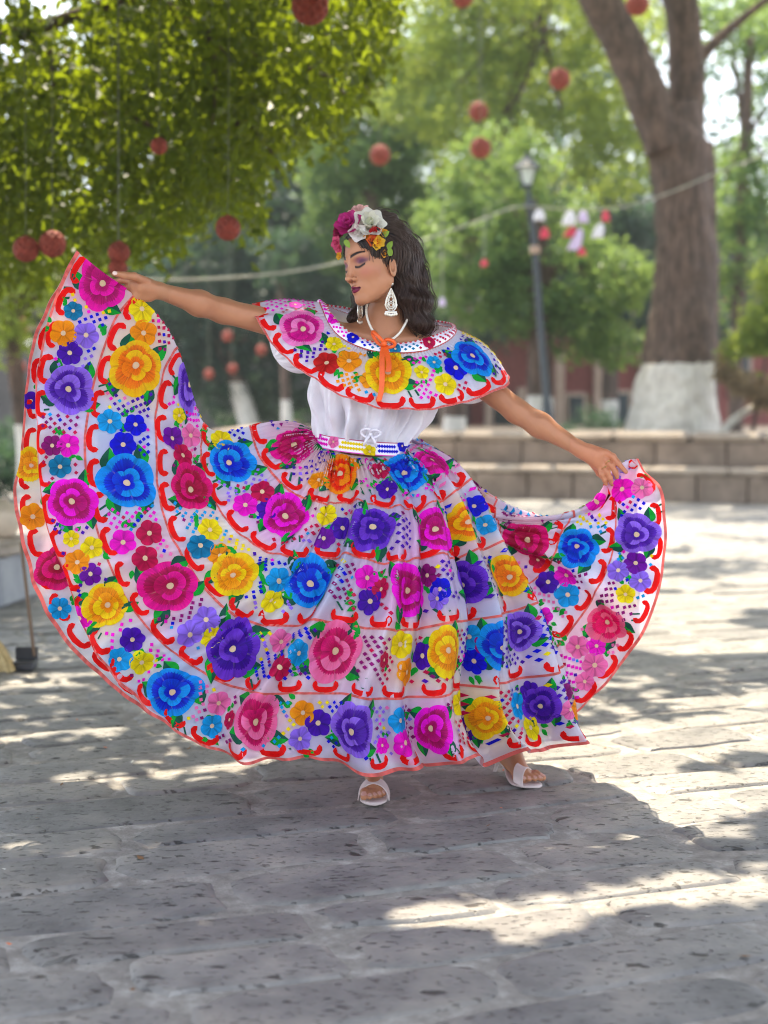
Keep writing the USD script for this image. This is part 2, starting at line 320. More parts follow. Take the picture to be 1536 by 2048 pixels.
# planter wall: two stone steps whose courses are separate blocks
pw = thing('planter_wall', 'stepped stone planter wall running behind the dancer with worn rounded copings', 'wall')
A, B_ = np.array([-2.3, 20.73]), np.array([7.5, 17.2]); wd_ = nrm(B_ - A); wn = np.array([wd_[1], -wd_[0]]); wn = wn if wn[1] < 0 else -wn; ang = math.atan2(wd_[1], wd_[0]); Lw = np.linalg.norm(B_ - A)
def course(name, z0, z1, back, depth, lmin, lmax, mat, seed, bev=.02):
    rg = np.random.default_rng(seed); s = 0
    while s < Lw:
        L = rg.uniform(lmin, lmax); c2 = A + wd_ * (s + L / 2) - wn * (back + depth / 2 + rg.normal(0, .006))
        v, f = box(L - .012, depth, z1 - z0 + rg.normal(0, .004), (0, 0, 0), bev, ang); put(name, v + [*c2, (z0 + z1) / 2], f, mat, pw, smooth=25); s += L
course('wall_block', -.02, .34, .02, .5, .5, .95, 'planter_stone', 1); course('step_coping', .345, .43, 0, .55, .8, 1.3, 'coping_stone', 2, .03)
course('upper_wall_block', .42, .74, .52, .4, .5, .95, 'planter_stone', 3); course('top_coping', .745, .87, .49, .46, .8, 1.3, 'coping_stone', 4, .055)
v, f = box(.5, 17, .86, (A[0] + .05, A[1] + 9.1, .43), .04); put('return_wall', v, f, 'planter_stone', pw, smooth=25)
C_ = A - wn * .95; D_ = B_ - wn * .95
tag(put('planter_soil', np.array([[*C_, .76], [*D_, .76], [30, 37.5, .76], [C_[0] + .1, 37.5, .76]]), [[0, 1, 2, 3]], 'soil'), kind='structure')
# stone bench at the left edge with a rounded jar on it, long dustpan and broom in front
bn = thing('stone_bench', 'pale grey stone bench slab at the left edge of the square', 'bench')
v, f = box(2.2, .62, .30, (0, 0, .15), .015, -.12); put('bench_body', v + [-3.27, 9.1, 0], f, 'bench_stone', bn, smooth=25)
v, f = box(2.32, .74, .075, (0, 0, .3385), .02, -.12); put('bench_seat', v + [-3.27, 9.1, 0], f, 'coping_stone', bn, smooth=25)
v, f = box(.55, .5, .32, (0, 0, .16), .015, -.12); put('bench_end', v + [-1.83, 10.0, 0], f, 'coping_stone', bn, smooth=25)
prof = np.array([(0, 0), (.06, 0), (.10, .03), (.125, .09), (.12, .15), (.085, .20), (.05, .215), (.055, .235), (0, .235)])
m = trimesh.creation.revolve(prof, sections=28); bj = thing('clay_jar', 'rounded cream clay jar standing on the stone bench', 'jar'); plain('cream_clay', (.62, .50, .38), .6)
v = np.array(m.vertices) + [*P(2, 1080, 9.1)[:2], .376]; put('jar_body', v, m.faces, 'cream_clay', bj, smooth=True)
plain('dark_metal', (.035, .035, .04), .45); plain('wood_stick', (.16, .10, .06), .6); plain('straw', (.55, .42, .20), .8, vary=.3, scale=60)
dp = thing('dustpan', 'dark long handled dustpan standing on the paving at the left', 'dustpan'); g0 = ground(48, 1338)
v, f = tube(np.array([g0 + [.035, .05, .05], P(42, 1085, g0[1] + .02)]), .008, 8); put('handle', v, f, 'wood_stick', dp, smooth=True)
v, f = box(.10, .11, .035, (0, 0, .02), .006); put('pan', v + g0, f, 'dark_metal', dp, smooth=25); v, f = box(.10, .012, .07, (0, .055, .055), .004); put('pan_back', v + g0, f, 'dark_metal', dp, smooth=25)
br = thing('broom', 'straw broom leaning at the left edge with pale splayed bristles', 'broom'); g1 = ground(20, 1345)
ps = []; rb_ = np.random.default_rng(2)
for k in range(90):
    t_ = rb_.uniform(-1, 1); q0 = P(-22 + 8 * t_, 1262, g1[1] + .05 * rb_.normal()); q1 = np.array([g1[0] + .045 * t_ - .02, g1[1] + .03 * rb_.normal(), .004 + .01 * rb_.uniform()])
    ps.append(tube(np.array([q0, (q0 + q1) / 2 + rb_.normal(0, .004, 3), q1]), .0035, 4))
v, f = cat(ps); put('bristles', v, f, 'straw', br, smooth=False); v, f = tube(np.array([P(-24, 1265, g1[1]), P(-70, 900, g1[1] + .1)]), .011, 8); put('handle', v, f, 'wood_stick', br, smooth=True)

# ---------------------------------------------------------------- the dark red arcade building behind the planter
bd = thing('arcade_building', 'long dark red plastered building with tan stone window frames behind the trees', 'building'); YB = 38.0
def bx(name, x0, x1, z0, z1, y0, y1, mat, parent=bd, bev=0.0):
    v, f = box(x1 - x0, y1 - y0, z1 - z0, ((x0 + x1) / 2, (y0 + y1) / 2, (z0 + z1) / 2), bev); return put(name, v, f, mat, parent, smooth=25 if bev else False)
px_x = lambda px: (px - 768) / F * YB
zz_ = lambda py: HC + (HOR - py) / F * YB
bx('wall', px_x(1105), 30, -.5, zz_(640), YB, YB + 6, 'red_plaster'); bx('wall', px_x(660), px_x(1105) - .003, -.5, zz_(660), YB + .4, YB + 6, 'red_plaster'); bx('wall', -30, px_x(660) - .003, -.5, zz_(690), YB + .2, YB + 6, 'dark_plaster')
bx('cornice', -30, px_x(1105) - .01, zz_(660) + .003, zz_(652), YB - .1, YB + 6.2, 'tan_stone', bev=.03); bx('cornice', px_x(1105), 30, zz_(640) + .003, zz_(628), YB - .4, YB + 6.2, 'tan_stone', bev=.03)
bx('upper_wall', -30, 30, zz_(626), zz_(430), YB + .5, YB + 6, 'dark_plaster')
def window(x0, x1, y0, y1, fr=8):
    w = bx('window', px_x(x0), px_x(x1), zz_(y1), zz_(y0), YB - .14, YB - .004, 'tan_stone', bev=.02)
    bx('pane', px_x(x0 + fr), px_x(x1 - fr), zz_(y1 - 6), zz_(y0 + fr), YB - .17, YB - .145, 'window_glass', tag(w))
for w in ((1128, 1172, 785, 868), (1215, 1262, 780, 868), (1452, 1500, 700, 790), (1560, 1610, 700, 800)): window(*w)
for x in (1185, 1275, 1108): bx('pilaster', px_x(x), px_x(x + 18), 0, zz_(700), YB - .22, YB - .002, 'tan_stone', bev=.03)
for x in (655, 720, 815, 880, 970, 1035): bx('pillar', px_x(x), px_x(x + 16), 0, zz_(775), YB - .05, YB + .39, 'tan_stone', bev=.03)
for x in (676, 740, 835, 902, 990): bx('doorway', px_x(x), px_x(x + 38), 0, zz_(790), YB + .30, YB + .395, 'dark_opening')
v = np.array([(px_x(1380), zz_(640)), (px_x(1450), zz_(590)), (px_x(1525), zz_(640))]); V = np.vstack([np.column_stack([v[:, 0], np.full(3, YB - .3), v[:, 1]]), np.column_stack([v[:, 0], np.full(3, YB + .6), v[:, 1]])])
put('gable', V, [[0, 1, 2], [3, 5, 4], [0, 3, 4], [0, 4, 1], [1, 4, 5], [1, 5, 2], [2, 5, 3], [2, 3, 0]], 'red_plaster', bd)
# ---------------------------------------------------------------- trees
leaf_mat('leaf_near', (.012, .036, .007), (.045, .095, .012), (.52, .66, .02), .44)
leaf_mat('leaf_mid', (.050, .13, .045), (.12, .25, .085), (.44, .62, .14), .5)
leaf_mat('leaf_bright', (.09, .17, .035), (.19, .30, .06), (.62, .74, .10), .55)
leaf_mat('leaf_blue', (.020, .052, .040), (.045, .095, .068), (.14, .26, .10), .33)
mk('bark', {'g': ('geometry', {}), 'mp': ('mapping', {'scale': (9, 9, 1.6)}), 'n': ('noise_texture', {'scale': 2.0, 'detail': 8.0, 'roughness': .7}), 'r': ('rgb_ramp', {'ramp': [(.32, (.030, .021, .016)), (.5, (.105, .068, .050)), (.68, (.21, .135, .10)), (.85, (.36, .19, .10))]}), 'b': ('bump', {'strength': 1.0, 'distance': .06}), 'p': ('principled_bsdf', {'roughness': .9})},
   [('g.position', 'mp.vector'), ('mp.vector', 'n.vector'), ('n.fac', 'r.fac'), ('r.color', 'p.base_color'), ('n.fac', 'b.height'), ('b.normal', 'p.normal')])
mk('limewash', {'g': ('geometry', {}), 'mp': ('mapping', {'scale': (8, 8, 2)}), 'n': ('noise_texture', {'scale': 2.0, 'detail': 8.0, 'roughness': .7}), 'r': ('rgb_ramp', {'ramp': [(.25, (.36, .33, .29)), (.5, (.60, .57, .51)), (.75, (.70, .67, .61))]}), 'b': ('bump', {'strength': .8, 'distance': .04}), 'p': ('principled_bsdf', {'roughness': .85})},
   [('g.position', 'mp.vector'), ('mp.vector', 'n.vector'), ('n.fac', 'r.fac'), ('r.color', 'p.base_color'), ('n.fac', 'b.height'), ('b.normal', 'p.normal')])
def leaves(X, size, rg, droop=.4, asp=.5, hang=None):
    """two-triangle leaves with a fold, at the points X."""
    n = len(X); d = nrm(rg.normal(size=(n, 3)) + [0, 0, -droop]); s = nrm(np.cross(d, rg.normal(size=(n, 3)))); nn = np.cross(d, s)
    L = size * rg.uniform(.6, 1.3, (n, 1)); w = L * asp
    V = np.stack([X - d * L * .5, X + s * w * .5 + nn * L * .10, X + d * L * .5, X - s * w * .5 + nn * L * .10], 1).reshape(-1, 3)
    i = np.arange(n)[:, None] * 4; return V, np.concatenate([i + [[0, 1, 2]], i + [[0, 2, 3]]], 0)
def sunray_clear(X, targets):
    keep = np.ones(len(X), bool)
    for c, r in targets:
        q = X - c; a = q @ SUN; keep &= ~((np.linalg.norm(q - a[:, None] * SUN, axis=1) < r) & (a > 0))
    return keep
def clumps(cs, n, rg, shell=.55):
    """leaf points in overlapping ragged clumps: (centre, radius) list."""
    R = np.array([r for _, r in cs]); C = np.array([c for c, _ in cs]); w = R ** 2; k = rg.choice(len(cs), n, p=w / w.sum())
    d = nrm(rg.normal(size=(n, 3))); r = R[k] * rg.uniform(shell, 1.0, n) ** .7 * (1 + .25 * rg.normal(size=n) * .5)
    X = C[k] + d * r[:, None] * [1, 1, .8]
    keep = meshkit.noise(X * 2.3 + 7, 3) > .34
    X = X[keep]; return X[sunray_clear(X, WALLT)]
def limb(pts, rad, n=40, k=14, rough=.06, seed=0):
    c = spline(pts, n); r = np.interp(np.linspace(0, 1, n), np.linspace(0, 1, len(rad)), rad)
    v, f = tube(c, r, k); d = meshkit.fbm(v * 4 + seed, 3) - .5 + .7 * (np.abs(meshkit.fbm(v * [9, 9, 1.3] + seed, 3) - .5) * 2 - .35)
    cc = np.vstack([np.repeat(c, k, 0), c[[0, -1]]]); o = nrm(v - cc); rr = np.r_[np.repeat(r, k), 0, 0]; return v + o * (d * rough * 8 * rr * .5)[:, None], f
rt = np.random.default_rng(99)
# --- near tree at the upper left: hanging foliage in view, crown arching over the square
TARGETS = []; rw_ = np.random.default_rng(4)
WALLT = [(np.array([*(A + wd_ * s_ - wn * .2), .6]), rw_.uniform(.25, .6)) for s_ in np.arange(.5, Lw, 1.05)] + [(np.array([rw_.uniform(-.27, .3) * y_, y_, 0]), rw_.uniform(.3, .8)) for y_ in rw_.uniform(11, 18, 26)] + [(P(x_, y_, 20.2), .28) for x_, y_ in ((1375, 800), (1400, 560), (1385, 690), (1330, 480), (1310, 330), (1490, 690), (1540, 660))]
def patch(px_, py_, rx, ry_, n=5):
    """sun flecks on the paving, where the crown is thin"""
    for t in np.linspace(-1, 1, n):
        TARGETS.append((ground(px_ + rx * t, py_ - .10 * rx * t), ry_))
patch(980, 1825, 130, 0.15, 6); patch(1280, 1800, 200, 0.15, 6); patch(1000, 1890, 110, 0.036, 4); patch(1470, 1740, 90, 0.072, 4); patch(1400, 1590, 170, 0.24, 6); patch(1330, 1480, 230, 0.30, 7); patch(1230, 1560, 90, 0.115, 4); patch(1440, 1660, 120, 0.072, 4)
patch(90, 1595, 120, 0.050, 5); patch(330, 1545, 220, 0.065, 7); patch(150, 1765, 95, 0.043, 4); patch(500, 1590, 180, 0.036, 6); patch(80, 1470, 130, 0.072, 5); patch(60, 1370, 80, 0.086, 4); patch(1130, 1530, 110, 0.072, 4); patch(700, 1600, 60, 0.029, 3); patch(1480, 1400, 80, 0.144, 3); patch(1180,1480,120,.2,4)
for k in range(34):
    d_ = rt.uniform(6.5, 18); x_ = rt.uniform(-.29, .29) * d_; TARGETS.append((np.array([x_, d_, 0]), rt.uniform(.08, .30)))
for k in range(60):
    d_ = rt.uniform(7.5, 16); x_ = rt.uniform(-.28, .30) * d_; TARGETS.append((np.array([x_, d_, 0]), rt.uniform(.2, .55)))
for k in range(70):
    TARGETS.append((P(rt.uniform(-60, 760), rt.uniform(-40, 480), rt.uniform(7.6, 10)), rt.uniform(.06, .20)))
for q, r in ((P(130, 1110, 4.18), .10), (P(230, 1110, 4.2), .09), (P(330, 1085, 4.25), .09), (P(150, 1180, 4.15), .09), (P(60, 1080, 4.2), .10), (P(1235, 1110, 4.42), .16), (P(1290, 1000, 4.41), .12), (P(1250, 1250, 4.40), .14), (P(1180, 1350, 4.40), .13), (P(1080, 1110, 4.47), .10),
             (P(1040, 820, 4.46), .07), (P(1120, 870, 4.43), .07), (P(970, 790, 4.46), .06), (P(380, 590, 4.34), .05), (P(480, 615, 4.40), .05), (P(835, 560, 4.47), .06), (P(845, 630, 4.45), .06), (P(740, 430, 4.42), .07), (P(150, 560, 4.17), .07), (P(1010, 760, 4.46), .06), (P(90, 700, 4.18), .06)):
    TARGETS.append((q, r))
nt = thing('ficus_tree', 'large dark green tree whose leafy branches hang into the upper left', 'tree')
poly = np.array([(-160, -120), (800, -120), (800, 20), (755, 130), (690, 200), (640, 265), (590, 240), (545, 300), (520, 400), (420, 440), (330, 500), (250, 470), (205, 515), (120, 520), (-160, 545)], float)
from shapely.geometry import Polygon, Point
from shapely import contains_xy
PG = Polygon(poly)
tw = []
while len(tw) < 6000:
    q = rt.uniform([-160, -120], [800, 545]); d_ = 7.6 + 3.6 * rt.uniform() ** .7
    qq = q + 46 * (np.array([meshkit.noise(np.array([q[0] / 38, q[1] / 60, 3.]), 1), meshkit.noise(np.array([q[0] / 30, q[1] / 90, 9.]), 2)]) - .5) * [1, 2.2]
    if not contains_xy(PG, *qq): continue
    if meshkit.noise(np.array([q[0] / 55, q[1] / 55, d_ * 1.2]), 5) < .33: continue
    if q[0] < 230 and q[1] < 110 and meshkit.noise(np.array([q[0] / 40, q[1] / 40, 0]), 8) < .62: continue
    tw.append(P(*q, d_))
tw = np.array(tw)
X = np.concatenate([tw + np.stack([.05 * math.sin(k) * rt.normal(size=len(tw)) + .02 * rt.normal(size=len(tw)), .06 * rt.normal(size=len(tw)), -.035 * k + 0 * tw[:, 0]], 1) for k in range(9)])
X = X[np.concatenate([rt.uniform(size=len(tw)) < (1 if k < 4 else .75 - .08 * k) for k in range(9)])]
V1 = leaves(X, .078, rt, .8, .55)
# the crown overhead, above the frame
n_ = 76000; X = np.stack([rt.uniform(-6.0, 6.5, n_), 3.4 + 17 * rt.uniform(0, 1, n_) ** 1.25, 0 * np.zeros(n_)], 1)
zt = np.maximum(3.3, HC + .275 * X[:, 1] + .5); X[:, 2] = zt + rt.uniform(0, 1, n_) ** 1.3 * 2.6
den = meshkit.fbm(np.stack([X[:, 0] * .55, X[:, 1] * .55, X[:, 2] * .15], 1), 3, 4); g_ = X - SUN * (X[:, 2:] / SUN[2]); X = X[den > np.where(g_[:, 1] < 4.6, .16, .40)]
X = X[sunray_clear(X, TARGETS + WALLT)]
g_ = X - SUN * (X[:, 2:] / SUN[2]); nr = g_[:, 1] < 4.5
V2a = leaves(X[nr], .32, rt, .3, .62); V2 = leaves(X[~nr], .21, rt, .3, .6)
V, f = cat([V1, V2, V2a]); put('crown', V, f, 'leaf_near', nt)
base = np.array([-5.6, 9.5, 0]); lm = [limb([base, base + [.1, .1, 1.6], base + [.5, .2, 3.2], base + [1.2, .6, 4.8]], [.48, .36, .32, .26], seed=1),
      limb([base + [.5, .2, 3.0], P(60, 60, 9.0), P(330, -30, 8.8), P(640, -160, 9.0)], [.16, .055, .04, .02], seed=2), limb([base + [.9, .4, 4.2], [-2.5, 11, 5.6], [1.0, 13, 6.4], [4.0, 14.5, 7.0]], [.22, .16, .11, .05], seed=3), limb([base + [.6, .3, 3.6], [-3, 8.9, 4.6], [0, 9.2, 5.2], [3.0, 9.6, 5.6]], [.18, .12, .08, .03], seed=4)]
for k in range(16):
    q0 = rt.uniform([-80, -60], [640, 260]); q1 = q0 + [rt.uniform(-40, 190), rt.uniform(60, 230)]; d_ = rt.uniform(8.0, 9.6)
    lm.append(limb([P(*q0, d_), P(*(q0 * .5 + q1 * .5 + [rt.uniform(-20, 40), -18]), d_), P(*q1, d_)], [.020, .012, .004], 14, 6, .02, k))
V, f = cat(lm); put('trunk', V, f, 'bark', nt, smooth=True)
# --- the big forked tree with the limewashed foot
bt_ = thing('forked_tree', 'big forked tree with rough brown bark and whitewashed foot in the planter', 'tree'); D1 = 20.6
def trunk_px(name, pts, d, parent, mats, seed=0, cutz=None):
    """pts: (px, py, half width px); a tube through them; below cutz it wears limewash."""
    c = [P(x, y, d) for x, y, _ in pts]; s = d / F
    v, f = limb(c, [w * s for *_, w in pts], 110, 48, .05, seed)
    if cutz is None: put(name, v, f, mats[0], parent, smooth=True); return
    cz = v[f].mean(1)[:, 2]; put(name, v, f[cz > cutz], mats[0], parent, smooth=True); put('limewashed_foot', v + nrm(v - [*c[0][:2], 0] ) * 0, f[cz <= cutz], mats[1], parent, smooth=True)
zc_ = P(0, 728, D1)[2]
trunk_px('trunk', [(1342, 905, 104), (1346, 860, 88), (1350, 790, 74), (1356, 728, 67), (1366, 620, 60), (1370, 500, 58), (1362, 380, 56), (1354, 290, 60), (1342, 210, 50)], D1, bt_, ('bark', 'limewash'), 11, zc_)
trunk_px('limb', [(1330, 300, 40), (1296, 200, 43), (1250, 95, 40), (1205, 10, 38), (1150, -120, 34)], D1 - .15, bt_, ('bark',), 12); trunk_px('limb', [(1364, 300, 40), (1372, 200, 36), (1372, 100, 34), (1360, 0, 35), (1340, -150, 32)], D1 + .1, bt_, ('bark',), 13)
trunk_px('limb', [(1388, 130, 14), (1440, 75, 10), (1500, 25, 8), (1580, -40, 7)], D1 + .2, bt_, ('bark',), 14); trunk_px('trunk_stub', [(1405, 900, 30), (1412, 600, 26), (1410, 400, 24), (1407, 285, 20)], D1 + .75, bt_, ('bark',), 15)
cs = [(P(x, y, D1 + dd), r) for x, y, dd, r in ((1150, -260, 0, 1.6), (1300, -330, 1, 1.9), (1450, -300, 0, 1.8), (1560, -160, 1, 1.3), (1000, -200, 1, 1.4), (1620, 20, 1.5, 1.0))]
V, f = leaves(clumps(cs, 9000, rt), .16, rt); put('crown', V, f, 'leaf_mid', bt_)
# --- the other trees, nearest first: name, label, trunk px list, whitewash row, depth, clumps (px, py, depth offset, radius m), leaf count, size, material
TR = [
 ('planter_tree', 'slender tree behind the street lamp with whitewashed foot and grey green crown', [(1082, 910, 30), (1080, 790, 27), (1082, 650, 24), (1084, 560, 20), (1060, 400, 14)], 792, 21.6,
  [(930, 480, 0, .95), (1010, 400, .5, 1.0), (1090, 470, 0, .9), (1180, 560, -.3, .8), (1240, 560, 0, .55), (960, 580, .3, .75), (1060, 600, 0, .7), (1000, 330, .6, .8), (1150, 660, .2, .6), (1230, 690, .2, .45), (900, 420, .6, .6)], 15000, .105, 'leaf_mid'),
 ('bright_tree', 'tall airy tree with sunlit yellow green leaves in the upper middle', [(905, 905, 24), (925, 600, 20), (985, 300, 16), (1080, 60, 13), (1110, -80, 9)], 835, 26.0,
  [(840, 60, 0, 1.2), (960, 60, .5, 1.3), (1080, 40, 0, 1.3), (1180, 130, .8, 1.1), (900, 190, 0, 1.2), (1020, 190, .3, 1.2), (1130, 270, .4, 1.1), (780, 170, .5, .8), (960, 300, .5, .9), (1220, 330, .8, .9), (1240, 60, 1, .9), (840, -70, .5, 1.2), (1050, -90, 0, 1.4), (1230, 220, 1, .8)], 20000, .13, 'leaf_bright'),
 ('feathery_tree', 'soft blue green tree between the dark tree and the lamp', [(735, 905, 22), (738, 700, 18), (745, 420, 14), (760, 240, 9)], 815, 30.0,
  [(720, 290, 0, 1.2), (690, 370, .5, 1.0), (790, 230, .4, 1.3), (840, 330, .5, 1.2), (760, 420, .8, 1.2), (850, 470, .5, 1.1), (740, 150, .5, 1.1), (660, 300, 0, .7), (820, 130, .8, 1.2), (680, 480, .5, .9)], 17000, .15, 'leaf_mid'),
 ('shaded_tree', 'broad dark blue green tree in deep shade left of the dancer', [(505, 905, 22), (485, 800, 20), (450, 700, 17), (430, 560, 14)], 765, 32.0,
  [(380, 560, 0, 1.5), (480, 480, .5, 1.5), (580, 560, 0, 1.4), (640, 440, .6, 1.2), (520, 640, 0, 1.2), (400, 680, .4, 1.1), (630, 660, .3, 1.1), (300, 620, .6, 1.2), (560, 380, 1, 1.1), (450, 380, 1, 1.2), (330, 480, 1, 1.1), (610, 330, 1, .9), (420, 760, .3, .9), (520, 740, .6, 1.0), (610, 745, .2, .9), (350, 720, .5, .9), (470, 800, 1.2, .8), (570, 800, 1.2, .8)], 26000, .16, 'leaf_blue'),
 ('left_tree', 'light green tree at the far left edge behind the skirt', [(55, 980, 24), (40, 800, 18), (25, 640, 14), (60, 500, 10)], 850, 17.0,
  [(20, 590, 0, .75), (90, 560, .3, .6), (150, 520, .5, .55), (200, 560, .6, .40), (-40, 660, 0, .6), (60, 500, .6, .8), (245, 520, .8, .4)], 5200, .085, 'leaf_bright'),
 ('right_tree', 'sunlit tree at the right edge with bright sky between its leaves', [(1470, 905, 16), (1478, 600, 14), (1490, 300, 12), (1500, 60, 9)], None, 27.0,
  [(1450, 380, 0, .9), (1530, 330, .3, .9), (1470, 500, 0, .9), (1540, 480, .4, 1.0), (1560, 200, .3, .7), (1500, 60, 0, .75), (1450, 20, .5, .6), (1430, 590, .2, .6), (1560, 60, .3, .7)], 5200, .15, 'leaf_mid'),
 ('background_tree', 'dull green tree far behind the forked trunk', [(1215, 905, 18), (1220, 600, 15), (1210, 380, 10)], 800, 34.0,
  [(1190, 430, 0, 1.4), (1260, 520, .5, 1.3), (1130, 380, .5, 1.3), (1240, 640, .4, 1.0), (1180, 620, 0, .9), (1290, 400, .5, 1.1), (1420, 420, 1, .9), (1440, 640, .5, .9), (1050, 500, 1, 1.4), (930, 620, 1, 1.4), (850, 640, 1, 1.2), (760, 600, 1, 1.3)], 15000, .19, 'leaf_blue'),
 ('thin_tree', 'thin whitewashed tree standing in the gloom left of the bodice', [(575, 905, 12), (572, 800, 10), (566, 690, 9), (560, 560, 7)], 800, 29.0, [(570, 520, 0, .7)], 1500, .14, 'leaf_blue'),
]
for name, lab, tp, wash, d_, cl, n_, sz, mt in TR:
    n_ = int(n_ * 1.45)
    t = thing(name, lab, 'tree'); trunk_px('trunk', tp, d_, t, ('bark', 'limewash'), len(name), P(0, wash, d_)[2] if wash else None)
    cs = [(P(x, y, d_ + dd), r) for x, y, dd, r in cl]; X = clumps(cs, n_, rt); V, f = leaves(X, sz, rt); put('crown', V, f, mt, t)
    # limbs reach into the clumps
    top = P(tp[-2][0], tp[-2][1], d_); L = [limb([top, (top + c) / 2 + [0, 0, .2], c], [.07, .045, .015], 14, 7, .02, k) for k, (c, r) in enumerate(cs[:7])]; V, f = cat(L); put('branches', V, f, 'bark', t, smooth=True)
# far wood closing the view
fw = []
for k in range(150):
    x = rt.uniform(-16, 17); y = rt.uniform(46, 58); z = rt.uniform(1.5, 15.5)
    if x > 9.5 and z > 8.2 and rt.uniform() < .72: continue
    if x < -9 and z > 11: continue
    fw.append((np.array([x, y, z]), rt.uniform(1.6, 2.8)))
V, f = leaves(clumps(fw, 60000, rt), .36, rt); tag(put('far_wood', V, f, 'leaf_blue'), 'hazy wood of far trees closing the view', 'wood', kind='stuff')
# bush and young white stem at the right edge
bs = thing('flowering_bush', 'sunlit yellow green bush with some pinkish leaves at the right edge', 'bush')
leaf_mat('leaf_pinkish', (.24, .18, .12), (.42, .32, .22), (.60, .48, .22), .4)
cs = [(P(x, y, 19.6 + dd), r) for x, y, dd, r in ((1535, 640, 0, .40), (1495, 690, .1, .34), (1462, 720, .2, .26), (1550, 720, 0, .36), (1550, 560, .2, .36), (1590, 620, 0, .5))]; V, f = leaves(clumps(cs, 7000, rt, .2), .075, rt); put('foliage', V, f, 'leaf_bright', bs)
cs = [(P(x, y, 19.5 + dd), r) for x, y, dd, r in ((1480, 765, 0, .26), (1530, 790, .1, .3), (1448, 745, .2, .2))]; V, f = leaves(clumps(cs, 3000, rt, .2), .06, rt); put('pinkish_foliage', V, f, 'leaf_pinkish', bs)
v, f = limb([P(1500, 900, 19.6), P(1520, 780, 19.6), P(1545, 660, 19.6)], [.03, .025, .015], 14, 7, .02, 5); put('stem', v, f, 'bark', bs, smooth=True)
ls = thing('leaning_stem', 'pale whitewashed young stem leaning right beside the forked tree', 'sapling'); v, f = limb([P(1436, 880, 19.9), P(1470, 838, 19.9), P(1510, 815, 19.9), P(1570, 800, 19.9)], [.06, .055, .045, .03], 20, 8, .02, 6); put('stem', v, f, 'limewash', ls, smooth=True)
for (x, y, d_, r, lab) in ((1190, 850, 30, .55, 'low dark green shrub under the window of the red building'), (1135, 880, 27, .32, 'small grey green shrub beside the whitewashed slender tree')):
    sb = thing('shrub', lab, 'shrub'); V, f = leaves(clumps([(P(x, y, d_), r), (P(x + 35, y + 15, d_), r * .7), (P(x - 35, y + 18, d_), r * .7)], 1600, rt, .2), .09, rt); put('foliage', V, f, 'leaf_blue', sb)

sb = thing('shrub', 'low dark shrub in the shade at the far left behind the stone bench', 'shrub')
V, f = leaves(clumps([(P(x, y, 18.5 + .3 * k), r) for k, (x, y, r) in enumerate(((-40, 930, .5), (20, 945, .42), (75, 950, .38), (120, 960, .34), (60, 890, .4), (-10, 870, .5), (160, 960, .3)))], 6500, rt, .2), .09, rt); put('foliage', V, f, 'leaf_blue', sb)
# ---------------------------------------------------------------- street lamp, rope with paper tassels, hanging clay balls
plain('lamp_iron', (.035, .045, .055), .45); plain('lamp_glass', (.55, .62, .58), .25); plain('cord', (.30, .30, .24), .8); plain('ball_cord', (.13, .14, .09), .8)
plain('clay_red', (.24, .040, .022), .75, vary=.4, scale=30, bump=.01, bscale=40); plain('paper_white', (.72, .70, .74), .7, vary=.05); plain('paper_red', (.60, .04, .08), .7, vary=.05); plain('paper_lilac', (.62, .50, .72), .7, vary=.05)
lp = thing('street_lamp', 'dark iron street lamp with pale glass lantern beside the slender tree', 'street lamp'); DL = 19.9; s_ = DL / F
pole = [P(1098, 905, DL), P(1093, 800, DL), P(1080, 640, DL), P(1070, 500, DL), P(1060, 410, DL), P(1055, 372, DL)]
v, f = tube(spline(pole, 30), np.interp(np.linspace(0, 1, 30), [0, .15, .2, .8, 1], [.085, .07, .05, .042, .03]), 12); put('post', v, f, 'lamp_iron', lp, smooth=True)
for z_ in (412, 500): 
    c = P(1061 + (z_ - 412) * .1, z_, DL); m = trimesh.creation.revolve(np.array([(0, -.05), (.06, -.05), (.075, 0), (.06, .05), (0, .05)]), sections=16); put('collar', np.array(m.vertices) + c, m.faces, 'lamp_iron' if z_ == 412 else 'tan_stone', lp, smooth=30)
L0 = P(1054, 370, DL)
def frustum(r0, r1, z0, z1, n=4, off=math.pi / 4): a = np.linspace(0, 2 * np.pi, n, endpoint=False) + off; V = np.vstack([np.column_stack([r0 * np.cos(a), r0 * np.sin(a), np.full(n, z0)]), np.column_stack([r1 * np.cos(a), r1 * np.sin(a), np.full(n, z1)])]); m = trimesh.convex.convex_hull(V); return np.array(m.vertices), np.array(m.faces)
v, f = frustum(.075, .15, 0, .21); put('lantern_glass', v + L0, f, 'lamp_glass', lp)
for k in range(4):
    a = k * math.pi / 2 + math.pi / 4; q = np.array([math.cos(a), math.sin(a), 0]); v, f = tube(np.array([L0 + q * .082, L0 + q * .157 + [0, 0, .21]]), .010, 6); put('lantern_bar', v, f, 'lamp_iron', lp)
v, f = frustum(.19, .05, .214, .36, 12); put('lantern_roof', v + L0, f, 'lamp_iron', lp); v, f = frustum(.045, .02, .363, .42, 10); put('finial', v + L0, f, 'lamp_iron', lp); v, f = frustum(.10, .09, -.04, -.003); put('lantern_base', v + L0, f, 'lamp_iron', lp)
rp = thing('cord_line', 'pale cord strung from the upper right past the lamp to the left', 'cord')
cpts = [P(*q) for q in ((1600, 300, 20.2), (1440, 343, 19.9), (1290, 402, 19.6), (1180, 420, 19.6), (1065, 413, 19.8), (985, 430, 19), (880, 468, 18), (780, 500, 17), (700, 520, 16), (560, 546, 15), (430, 557, 14.5), (330, 560, 14.2), (200, 556, 14))]
v, f = tube(spline(cpts, 90), .011, 7); put('cord', v, f, 'cord', rp, smooth=True)
